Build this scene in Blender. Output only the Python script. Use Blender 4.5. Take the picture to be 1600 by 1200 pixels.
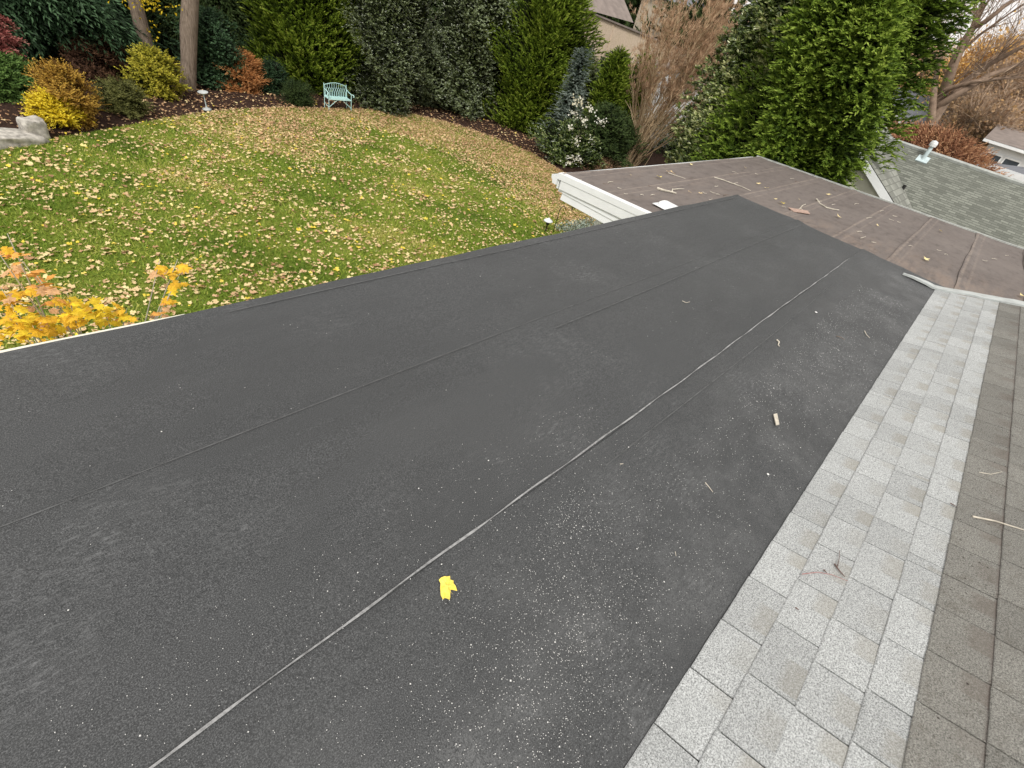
import bpy, bmesh, math, random
import numpy as np
from mathutils import Vector, Matrix

for o in list(bpy.data.objects):
    bpy.data.objects.remove(o)
S = bpy.context.scene
C = S.collection
rad = math.radians
rng = np.random.default_rng(7)
random.seed(7)

# ------------------------------------------------------------------ camera
F_PX = 765.0
EYE = 5.8                      # eye height over the lawn
R = Matrix(((0.679, -0.3348, 0.6534), (-0.6986, -0.5681, 0.435), (0.2255, -0.7518, -0.6196)))
cam_d = bpy.data.cameras.new('camera')
cam = bpy.data.objects.new('camera', cam_d)
C.objects.link(cam)
S.camera = cam
cam_d.sensor_width = 36.0
cam_d.lens = F_PX / 1600 * 36.0
cam_d.clip_start = 0.05
cam_d.clip_end = 3000
M = Matrix(((R[0][0], -R[0][1], -R[0][2]), (R[1][0], -R[1][1], -R[1][2]), (R[2][0], -R[2][1], -R[2][2])))
cam.matrix_world = Matrix.Translation((0, 0, EYE)) @ M.to_4x4()

# ------------------------------------------------------------------ light
SUN_EL, SUN_AZ = 48.0, 215.0     # azimuth of the sun seen from the scene, degrees from +X counter-clockwise
w = bpy.data.worlds.new("World")
S.world = w
w.use_nodes = True
nt = w.node_tree
nt.nodes.clear()
out = nt.nodes.new('ShaderNodeOutputWorld')
bg = nt.nodes.new('ShaderNodeBackground')
sky = nt.nodes.new('ShaderNodeTexSky')
sky.sky_type = 'NISHITA'
sky.sun_disc = False
sky.sun_elevation = rad(SUN_EL)
sky.sun_rotation = rad(90 - SUN_AZ)
sky.dust_density = 4.0
hsv = nt.nodes.new('ShaderNodeHueSaturation')
hsv.inputs['Saturation'].default_value = 0.12
nt.links.new(sky.outputs[0], hsv.inputs['Color'])
mx = nt.nodes.new('ShaderNodeMix')
mx.data_type = 'RGBA'
mx.inputs[0].default_value = 0.7
nt.links.new(hsv.outputs[0], mx.inputs[6])
mx.inputs[7].default_value = (9.3, 8.8, 8.4, 1)       # the even white of an overcast sky
nt.links.new(mx.outputs[2], bg.inputs['Color'])
bg.inputs['Strength'].default_value = 0.10
nt.links.new(bg.outputs[0], out.inputs['Surface'])

sd = bpy.data.lights.new('sun', 'SUN')
sd.energy = 1.5
sd.angle = rad(12)
sd.color = (1.0, 0.96, 0.9)
sun = bpy.data.objects.new('sun', sd)
C.objects.link(sun)
a, e = rad(SUN_AZ), rad(SUN_EL)
sdir = Vector((math.cos(a) * math.cos(e), math.sin(a) * math.cos(e), math.sin(e)))
sun.rotation_euler = sdir.to_track_quat('Z', 'Y').to_euler()
sun.location = (0, 0, 30)

S.view_settings.view_transform = 'Standard'
S.view_settings.look = 'None'
S.view_settings.gamma = 1
S.view_settings.use_curve_mapping = False
S.view_settings.exposure = 0.58

# ------------------------------------------------------------------ helpers
def ray(px, py):
    return R @ Vector((px - 800, py - 600, F_PX))

def at(px, py, z=None, X=None, Y=None):
    v = ray(px, py)
    t = (z - EYE) / v.z if z is not None else (X / v.x if X is not None else Y / v.y)
    return Vector((0, 0, EYE)) + v * t

def pxm(p):                       # pixels per metre at a world point
    p = Vector(p) - Vector((0, 0, EYE))
    return F_PX / (R.transposed() @ p).z

def tag(o, label=None, cat=None, group=None, kind=None):
    if label: o['label'] = label
    if cat: o['category'] = cat
    if group: o['group'] = group
    if kind: o['kind'] = kind
    return o

def empty(name, loc, label, cat, group=None, rz=0):
    o = bpy.data.objects.new(name, None)
    o.empty_display_size = 0.2
    o.location = loc
    o.rotation_euler = (0, 0, rz)
    C.objects.link(o)
    return tag(o, label, cat, group)

def link(name, me, mat=None, parent=None, loc=None):
    o = bpy.data.objects.new(name, me)
    if mat is not None and not me.materials:
        me.materials.append(mat)
    C.objects.link(o)
    if loc is not None: o.location = loc
    if parent is not None: o.parent = parent
    return o

def np_mesh(name, V, F, tint=None, smooth=False):
    V = np.asarray(V, dtype=np.float32)
    F = np.asarray(F, dtype=np.int32)
    n, k = F.shape
    me = bpy.data.meshes.new(name)
    me.vertices.add(len(V))
    me.vertices.foreach_set('co', V.ravel())
    me.loops.add(n * k)
    me.loops.foreach_set('vertex_index', F.ravel())
    me.polygons.add(n)
    me.polygons.foreach_set('loop_start', np.arange(0, n * k, k, dtype=np.int32))
    me.update(calc_edges=True)
    if smooth:
        me.polygons.foreach_set('use_smooth', np.ones(n, dtype=bool))
    if tint is not None:
        at_ = me.attributes.new('tint', 'FLOAT', 'FACE')
        at_.data.foreach_set('value', np.asarray(tint, dtype=np.float32))
    return me

class MB:
    """collects boxes, tubes and polygons for one mesh"""
    def __init__(s): s.v = []; s.f = []
    def add(s, vs, fs):
        b = len(s.v)
        s.v += [tuple(x) for x in vs]
        s.f += [tuple(i + b for i in f) for f in fs]
    def box(s, x0, x1, y0, y1, z0, z1, m=None):
        vs = [Vector((x, y, z)) for x in (x0, x1) for y in (y0, y1) for z in (z0, z1)]
        if m is not None: vs = [m @ v for v in vs]
        s.add(vs, [(0, 1, 3, 2), (4, 6, 7, 5), (0, 4, 5, 1), (2, 3, 7, 6), (0, 2, 6, 4), (1, 5, 7, 3)])
    def tube(s, pts, rr, n=6, cap=True):
        pts = [Vector(p) for p in pts]
        if not hasattr(rr, '__len__'): rr = [rr] * len(pts)
        vs = []
        prev = None
        for i, p in enumerate(pts):
            d = (pts[min(i + 1, len(pts) - 1)] - pts[max(i - 1, 0)])
            if d.length < 1e-9: d = Vector((0, 0, 1))
            d.normalize()
            if prev is None:
                u = d.orthogonal().normalized()
            else:
                u = (prev - d * prev.dot(d))
                u = u.normalized() if u.length > 1e-6 else d.orthogonal().normalized()
            prev = u
            v = d.cross(u)
            for k in range(n):
                a_ = 2 * math.pi * k / n
                vs.append(p + (u * math.cos(a_) + v * math.sin(a_)) * rr[i])
        fs = []
        for i in range(len(pts) - 1):
            for k in range(n):
                fs.append((i * n + k, i * n + (k + 1) % n, (i + 1) * n + (k + 1) % n, (i + 1) * n + k))
        if cap:
            fs.append(tuple(range(n - 1, -1, -1)))
            fs.append(tuple((len(pts) - 1) * n + k for k in range(n)))
        s.add(vs, fs)
    def lathe(s, prof, n=24, m=None):
        vs = []
        for r_, z_ in prof:
            for k in range(n):
                a_ = 2 * math.pi * k / n
                v = Vector((r_ * math.cos(a_), r_ * math.sin(a_), z_))
                vs.append(m @ v if m is not None else v)
        fs = []
        for i in range(len(prof) - 1):
            for k in range(n):
                fs.append((i * n + k, i * n + (k + 1) % n, (i + 1) * n + (k + 1) % n, (i + 1) * n + k))
        s.add(vs, fs)
    def mesh(s, name, smooth=False):
        me = bpy.data.meshes.new(name)
        me.from_pydata(s.v, [], s.f)
        me.update()
        bm = bmesh.new(); bm.from_mesh(me)
        bmesh.ops.recalc_face_normals(bm, faces=bm.faces)
        bm.to_mesh(me); bm.free()
        if smooth:
            for p in me.polygons: p.use_smooth = True
        return me
    def build(s, name, mat, parent=None, smooth=False, loc=None):
        return link(name, s.mesh(name, smooth), mat, parent, loc)

# ------------------------------------------------------------------ materials
class N:
    """tiny node-graph helper"""
    def __init__(s, name):
        s.m = bpy.data.materials.new(name)
        s.m.use_nodes = True
        s.t = s.m.node_tree
        s.t.nodes.clear()
        s.o = s.t.nodes.new('ShaderNodeOutputMaterial')
        s.b = s.t.nodes.new('ShaderNodeBsdfPrincipled')
        s.t.links.new(s.b.outputs[0], s.o.inputs['Surface'])
        s.co = None
    def n(s, t, **kw):
        x = s.t.nodes.new(t)
        for k, v in kw.items(): setattr(x, k, v)
        return x
    def L(s, a_, b_): s.t.links.new(a_, b_)
    def coord(s, kind='Object'):
        if kind == 'World':
            return s.n('ShaderNodeNewGeometry').outputs['Position']
        return s.n('ShaderNodeTexCoord').outputs[kind]
    def noise(s, scale, detail=4, rough=0.6, co=None, stretch=None):
        x = s.n('ShaderNodeTexNoise')
        x.inputs['Scale'].default_value = scale
        x.inputs['Detail'].default_value = detail
        x.inputs['Roughness'].default_value = rough
        co = co if co is not None else s.coord('World')
        if stretch:
            mp = s.n('ShaderNodeMapping')
            mp.inputs['Scale'].default_value = stretch[:3]
            if len(stretch) > 3: mp.inputs['Rotation'].default_value = (0, 0, stretch[3])
            s.L(co, mp.inputs['Vector']); co = mp.outputs[0]
        s.L(co, x.inputs['Vector'])
        return x.outputs['Fac']
    def ramp(s, fac, stops, interp='LINEAR'):
        x = s.n('ShaderNodeValToRGB')
        cr = x.color_ramp
        cr.interpolation = interp
        while len(cr.elements) > 1: cr.elements.remove(cr.elements[-1])
        for i, (p, c) in enumerate(stops):
            if not hasattr(c, '__len__'): c = (c, c, c)
            el = cr.elements[0] if i == 0 else cr.elements.new(p)
            el.position = p
            el.color = (*c[:3], 1)
        s.L(fac, x.inputs[0])
        return x.outputs[0]
    def mix(s, fac, a_, b_, blend='MIX'):
        x = s.n('ShaderNodeMix', data_type='RGBA', blend_type=blend)
        for v, i in ((fac, 0), (a_, 6), (b_, 7)):
            if hasattr(v, 'is_linked') or isinstance(v, bpy.types.NodeSocket): s.L(v, x.inputs[i])
            elif i == 0: x.inputs[0].default_value = v
            else: x.inputs[i].default_value = (*v[:3], 1) if hasattr(v, '__len__') else (v, v, v, 1)
        return x.outputs[2]
    def math(s, op, a_, b_=None):
        x = s.n('ShaderNodeMath', operation=op)
        for v, i in ((a_, 0), (b_, 1)):
            if v is None: continue
            if isinstance(v, bpy.types.NodeSocket): s.L(v, x.inputs[i])
            else: x.inputs[i].default_value = v
        return x.outputs[0]
    def bump(s, h, strength=0.3, dist=0.01):
        x = s.n('ShaderNodeBump')
        x.inputs['Strength'].default_value = strength
        x.inputs['Distance'].default_value = dist
        s.L(h, x.inputs['Height'])
        s.L(x.outputs[0], s.b.inputs['Normal'])
    def done(s, col, rough=0.8, spec=0.3, metal=0):
        if isinstance(col, bpy.types.NodeSocket): s.L(col, s.b.inputs['Base Color'])
        else: s.b.inputs['Base Color'].default_value = (*col, 1)
        s.b.inputs['Roughness'].default_value = rough
        s.b.inputs['Specular IOR Level'].default_value = spec
        s.b.inputs['Metallic'].default_value = metal
        return s.m

def simple(name, c, rough=0.7, var=0.15, scale=8, spec=0.3, bump=0.0, metal=0):
    g = N(name)
    f = g.noise(scale, 5)
    d = tuple(x * (1 - var) for x in c); l = tuple(min(1, x * (1 + var)) for x in c)
    col = g.ramp(f, [(0.3, d), (0.7, l)])
    if bump: g.bump(f, bump, 0.01)
    return g.done(col, rough, spec, metal)

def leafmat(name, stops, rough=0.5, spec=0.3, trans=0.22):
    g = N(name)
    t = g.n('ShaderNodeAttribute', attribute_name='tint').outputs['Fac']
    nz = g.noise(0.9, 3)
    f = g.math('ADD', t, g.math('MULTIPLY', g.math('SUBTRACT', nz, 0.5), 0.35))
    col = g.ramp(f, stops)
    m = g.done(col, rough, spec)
    tr = g.n('ShaderNodeBsdfTranslucent')
    g.L(col, tr.inputs['Color'])
    ms = g.n('ShaderNodeMixShader')
    ms.inputs[0].default_value = trans
    g.L(g.b.outputs[0], ms.inputs[1]); g.L(tr.outputs[0], ms.inputs[2])
    g.L(ms.outputs[0], g.o.inputs['Surface'])
    return m

def ramp3(a_, b_, c_): return [(0.0, a_), (0.5, b_), (1.0, c_)]

MT = {}
# --- dark granulated roll roofing
g = N('dark_granule_sheet')
co = g.coord('World')
fine = g.noise(260, 3, 0.8, co)
mid = g.noise(70, 3, 0.7, co)
big = g.noise(0.7, 4, 0.6, co)
col = g.ramp(fine, [(0.34, (0.007, 0.008, 0.0085)), (0.5, (0.038, 0.041, 0.0425)), (0.66, (0.15, 0.155, 0.158))])
col = g.mix(g.ramp(mid, [(0.35, 0.0), (0.7, 0.35)]), col, (0.056, 0.059, 0.061))
col = g.mix(g.ramp(big, [(0.42, 0.0), (0.75, 0.35)]), col, (0.068, 0.07, 0.07))
strk = g.noise(2.2, 6, 0.75, co, (0.6, 6, 1, 0.15))
col = g.mix(g.ramp(strk, [(0.62, 0.0), (0.80, 0.2)]), col, (0.14, 0.142, 0.145))
scf = g.math('MULTIPLY', g.ramp(g.noise(1.3, 3, 0.6, co), [(0.52, 0.0), (0.66, 1.0)]), g.ramp(g.noise(20, 6, 0.8, co, (1, 3.5, 1, 0.7)), [(0.5, 0.0), (0.66, 0.8)]))
col = g.mix(scf, col, (0.15, 0.155, 0.158))
sep = g.n('ShaderNodeSeparateXYZ'); g.L(co, sep.inputs[0])
# chalky granule dust on the strip beside the shingles
nearsh = g.math('MULTIPLY', g.ramp(g.math('ADD', g.math('MULTIPLY', sep.outputs['Y'], -1.0), 0.55), [(0.0, 0.0), (0.5, 1.0)]),
                g.ramp(g.noise(3.0, 5, 0.7, co), [(0.44, 0.0), (0.68, 0.6)]))
col = g.mix(g.math('MULTIPLY', nearsh, g.ramp(g.noise(150, 3, 0.8, co), [(0.4, 0.0), (0.65, 1.0)])), col, (0.20, 0.205, 0.205))
wr = g.noise(5, 4, 0.65, co, (0.5, 2.2, 1, 0.1))
blot = g.noise(0.9, 5, 0.7, co, (0.6, 1.6, 1, 0.3))
col = g.mix(g.ramp(blot, [(0.38, 0.28), (0.52, 0.0)]), col, (0.030, 0.032, 0.033))
g.bump(g.math('ADD', g.math('ADD', fine, mid), g.math('MULTIPLY', wr, 5.0)), 0.4, 0.003)
MT['black'] = g.done(col, 0.66, 0.4)

g = N('chalk_line')
f = g.noise(22, 6, 0.85)
MT['chalk'] = g.done(g.ramp(f, [(0.32, (0.10, 0.10, 0.10)), (0.58, (0.34, 0.345, 0.345))]), 0.9, 0.1)
MT['faint'] = simple('pale_lap_line', (0.098, 0.101, 0.102), 0.9, 0.3, 20)  # slightly paler colour for thin lines along laps and creases
MT['crevice'] = simple('lap_crevice', (0.03, 0.031, 0.031), 0.9, 0.3, 20)

# --- weathered brown roll roofing
g = N('brown_granule_sheet')
co = g.coord('World')
f1 = g.noise(0.9, 5, 0.65, co); f2 = g.noise(60, 3, 0.7, co)
col = g.ramp(f1, [(0.3, (0.108, 0.092, 0.085)), (0.6, (0.148, 0.129, 0.119)), (0.8, (0.19, 0.165, 0.15))])
col = g.mix(g.ramp(f2, [(0.35, 0.0), (0.75, 0.5)]), col, (0.17, 0.145, 0.13))
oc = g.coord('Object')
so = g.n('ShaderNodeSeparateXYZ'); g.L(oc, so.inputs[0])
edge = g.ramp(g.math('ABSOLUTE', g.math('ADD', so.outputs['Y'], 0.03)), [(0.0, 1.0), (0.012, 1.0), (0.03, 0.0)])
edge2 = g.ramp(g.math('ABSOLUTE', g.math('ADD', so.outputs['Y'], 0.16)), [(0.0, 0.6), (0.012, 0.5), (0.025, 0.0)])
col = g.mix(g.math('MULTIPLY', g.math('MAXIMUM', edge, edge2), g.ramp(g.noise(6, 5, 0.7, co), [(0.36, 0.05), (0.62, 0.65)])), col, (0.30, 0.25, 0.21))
stain = g.noise(2.0, 6, 0.75, co, (0.7, 3.0, 1, 1.2))
sx = g.n('ShaderNodeSeparateXYZ'); g.L(co, sx.inputs[0])
nearb = g.ramp(g.math('MULTIPLY', g.math('SUBTRACT', 12.0, sx.outputs['X']), 0.25), [(0.1, 0.0), (0.8, 1.0)])
nearb2 = g.ramp(g.math('MULTIPLY', g.math('SUBTRACT', 2.6, sx.outputs['Y']), 0.5), [(0.0, 0.2), (0.7, 1.0)])
col = g.mix(g.math('MULTIPLY', g.math('MULTIPLY', nearb, nearb2), g.ramp(stain, [(0.45, 0.0), (0.62, 0.85)])), col, (0.27, 0.205, 0.16))
blt = g.noise(3.5, 6, 0.75, co, (1, 2.0, 1, 1.3))
col = g.mix(g.ramp(blt, [(0.45, 0.0), (0.68, 0.45)]), col, (0.21, 0.18, 0.16))
col = g.mix(g.ramp(blt, [(0.32, 0.5), (0.45, 0.0)]), col, (0.07, 0.058, 0.052))
g.bump(f2, 0.3, 0.004)
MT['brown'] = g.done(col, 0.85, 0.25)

# --- shingles
def shingle_mat(name, base, tan, dirty):
    g = N(name)
    co = g.coord('World')
    oi = g.n('ShaderNodeObjectInfo').outputs['Random']
    gn = g.coord('Generated')
    sp = g.n('ShaderNodeSeparateXYZ'); g.L(gn, sp.inputs[0])
    fine = g.noise(210, 3, 0.8, co)
    mid_ = g.noise(2.6, 3, 0.6, co)
    col = g.ramp(fine, [(0.36, tuple(x * 0.40 for x in base)), (0.5, base), (0.62, tuple(min(0.85, x * 1.6) for x in base))])
    col = g.mix(g.ramp(mid_, [(0.4, 0.0), (0.65, 0.22)]), col, tuple(x * 0.72 for x in base))
    # a tan granule blend on the upper part of many tabs
    shift = g.math('SUBTRACT', sp.outputs['X'], g.math('MULTIPLY', oi, 0.75))
    blk = g.ramp(shift, [(0.0, 0.0), (0.015, 1.0), (0.5, 1.0), (0.515, 0.0)])
    upr = g.ramp(sp.outputs['Y'], [(0.45, 0.0), (0.62, 0.6), (1.0, 0.85)])
    amp = g.math('FRACT', g.math('MULTIPLY', oi, 7.31))
    upr = g.math('MULTIPLY', upr, g.ramp(amp, [(0.1, 0.35), (0.7, 1.0)]))
    fac = g.math('MULTIPLY', g.math('MULTIPLY', blk, upr), g.ramp(g.noise(60, 4, 0.7, co), [(0.3, 0.55), (0.7, 1.0)]))
    col = g.mix(fac, col, tuple(tan))
    tone = g.ramp(oi, [(0.0, 0.88), (0.4, 0.98), (1.0, 1.09)])
    col = g.mix(1.0, col, tone, 'MULTIPLY')
    if dirty:
        d = g.noise(14, 6, 0.8, co)
        col = g.mix(g.ramp(d, [(0.52, 0.0), (0.72, 0.7)]), col, (0.105, 0.095, 0.078))
        spots = g.n('ShaderNodeTexVoronoi'); spots.inputs['Scale'].default_value = 34
        g.L(co, spots.inputs['Vector'])
        col = g.mix(g.math('MULTIPLY', g.ramp(spots.outputs['Distance'], [(0.10, 1.0), (0.20, 0.0)]), g.ramp(g.noise(5, 3, 0.6, co), [(0.5, 0.0), (0.62, 1.0)])), col, (0.04, 0.032, 0.028))
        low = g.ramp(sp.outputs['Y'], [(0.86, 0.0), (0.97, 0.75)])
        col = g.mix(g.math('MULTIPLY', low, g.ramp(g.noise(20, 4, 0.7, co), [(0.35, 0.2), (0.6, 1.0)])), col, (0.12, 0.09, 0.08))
    g.bump(fine, 0.6, 0.004)
    return g.done(col, 0.9, 0.2)
MT['new_sh'] = shingle_mat('pale_grey_shingle', (0.375, 0.39, 0.388), (0.28, 0.268, 0.23), False)
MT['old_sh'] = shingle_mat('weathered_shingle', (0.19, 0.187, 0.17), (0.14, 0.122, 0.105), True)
MT['white'] = simple('white_paint', (0.74, 0.76, 0.76), 0.45, 0.06, 3, 0.4)
MT['white_siding'] = simple('white_siding', (0.70, 0.72, 0.72), 0.5, 0.05, 2, 0.3)
MT['cream'] = simple('cream_trim', (0.72, 0.70, 0.6), 0.5, 0.08, 5)
MT['flash'] = simple('grey_white_flashing', (0.42, 0.45, 0.44), 0.5, 0.18, 9, 0.4, 0.2)
MT['edge_metal'] = simple('grey_drip_edge', (0.36, 0.38, 0.36), 0.5, 0.25, 7, 0.4)
MT['dark'] = simple('dark_void', (0.02, 0.02, 0.02), 0.8, 0.2)
MT['tar'] = simple('roof_underlay', (0.05, 0.045, 0.04), 0.9, 0.3)
MT['mint'] = simple('mint_painted_metal', (0.50, 0.76, 0.74), 0.4, 0.1, 12, 0.4)
MT['stone'] = simple('pale_boulder', (0.40, 0.38, 0.34), 0.9, 0.5, 7, 0.2, 1.0)
MT['bark'] = simple('grey_bark', (0.20, 0.155, 0.12), 0.9, 0.35, 14, 0.2, 0.8)
MT['bark_dark'] = simple('dark_bark', (0.10, 0.075, 0.058), 0.9, 0.35, 10, 0.2, 0.6)
MT['twig'] = simple('pale_twig', (0.52, 0.48, 0.40), 0.8, 0.25, 20)
MT['twig_dark'] = simple('brown_twig', (0.13, 0.085, 0.07), 0.8, 0.25, 20)
MT['twig_red'] = simple('red_stem', (0.36, 0.17, 0.16), 0.7, 0.2, 20)
MT['iron'] = simple('black_iron', (0.02, 0.02, 0.02), 0.5, 0.2)
MT['galv'] = simple('galvanised_pipe', (0.52, 0.62, 0.64), 0.4, 0.15, 8, 0.5)
MT['tan_brick'] = None
MT['glass'] = simple('dark_window_glass', (0.05, 0.06, 0.07), 0.15, 0.3, 1, 0.6)
MT['mat_dry'] = simple('granule_white', (0.74, 0.74, 0.72), 0.8, 0.2, 60)

# bark with vertical ridges
g = N('ridged_bark')
f = g.noise(9, 6, 0.7, None, (3, 3, 0.35))
g.bump(f, 0.9, 0.05)
MT['bark'] = g.done(g.ramp(f, [(0.3, (0.10, 0.078, 0.06)), (0.55, (0.24, 0.19, 0.15)), (0.75, (0.34, 0.28, 0.225))]), 0.9, 0.15)

# soils and lawn
g = N('grass_sheet')
co = g.coord('World')
f = g.noise(0.45, 4, 0.6, co); h = g.noise(30, 5, 0.7, co)
col = g.ramp(f, [(0.3, (0.09, 0.145, 0.018)), (0.5, (0.17, 0.23, 0.03)), (0.72, (0.32, 0.31, 0.07))])
col = g.mix(g.ramp(h, [(0.35, 0.6), (0.65, 0.0)]), col, (0.03, 0.05, 0.012))
g.bump(h, 0.8, 0.03)
MT['grass'] = g.done(col, 0.95, 0.1)
g = N('mulch')
h = g.noise(22, 6, 0.8); f = g.noise(1.2, 4, 0.6)
col = g.ramp(h, [(0.3, (0.018, 0.011, 0.009)), (0.55, (0.06, 0.035, 0.026)), (0.75, (0.17, 0.105, 0.075))])
g.bump(h, 1.0, 0.05)
MT['mulch'] = g.done(col, 0.95, 0.1)
g = N('autumn_ground')
h = g.noise(8, 6, 0.8); f = g.noise(0.15, 4, 0.6)
col = g.mix(g.ramp(f, [(0.4, 0.0), (0.6, 1.0)]), g.ramp(h, [(0.3, (0.05, 0.04, 0.025)), (0.7, (0.20, 0.13, 0.08))]), (0.09, 0.11, 0.035))
MT['ground'] = g.done(col, 0.95, 0.1)

# neighbouring shingle roofs seen from afar
def far_shingle(name, c, axis, row=0.145):
    """rows follow height; tabs alternate along one horizontal axis"""
    g = N(name)
    co = g.coord('World')
    sp = g.n('ShaderNodeSeparateXYZ'); g.L(co, sp.inputs[0])
    cb = g.n('ShaderNodeCombineXYZ')
    g.L(sp.outputs[axis], cb.inputs[0]); g.L(sp.outputs['Z'], cb.inputs[1])
    br = g.n('ShaderNodeTexBrick')
    br.inputs['Scale'].default_value = 1.0
    br.inputs['Brick Width'].default_value = 0.21
    br.inputs['Row Height'].default_value = row * 0.34
    br.inputs['Mortar Size'].default_value = 0.006
    br.inputs['Color1'].default_value = (*[x * 0.66 for x in c], 1)
    br.inputs['Color2'].default_value = (*[min(1, x * 1.3) for x in c], 1)
    br.inputs['Mortar'].default_value = (*[x * 0.5 for x in c], 1)
    br.offset = 0.37
    g.L(cb.outputs[0], br.inputs['Vector'])
    f = g.noise(0.8, 4, 0.6, co)
    col = g.mix(g.ramp(f, [(0.3, 0.0), (0.7, 0.35)]), br.outputs['Color'], tuple(x * 0.75 for x in c))
    return g.done(col, 0.9, 0.2)
MT['grey_roof_y'] = far_shingle('greygreen_shingle_main', (0.185, 0.195, 0.168), 'Y')
MT['grey_roof_x'] = far_shingle('greygreen_shingle_wing', (0.25, 0.258, 0.228), 'X', 0.3)
MT['brown_roof'] = simple('taupe_shingle', (0.22, 0.185, 0.165), 0.9, 0.2, 2)
MT['slate_roof'] = simple('slate_shingle', (0.16, 0.17, 0.19), 0.9, 0.2, 2)
MT['tan_roof'] = simple('tan_shingle', (0.42, 0.36, 0.28), 0.9, 0.15, 3)
g = N('beige_shingle_wall')
co = g.coord('World')
f = g.noise(9, 4, 0.8, co); f2 = g.noise(1.2, 3, 0.6, co)
col = g.ramp(f, [(0.35, (0.44, 0.355, 0.255)), (0.6, (0.58, 0.48, 0.36))])
col = g.mix(g.ramp(f2, [(0.35, 0.0), (0.7, 0.4)]), col, (0.62, 0.5, 0.42))
MT['tan_brick'] = g.done(col, 0.9, 0.1)

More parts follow.
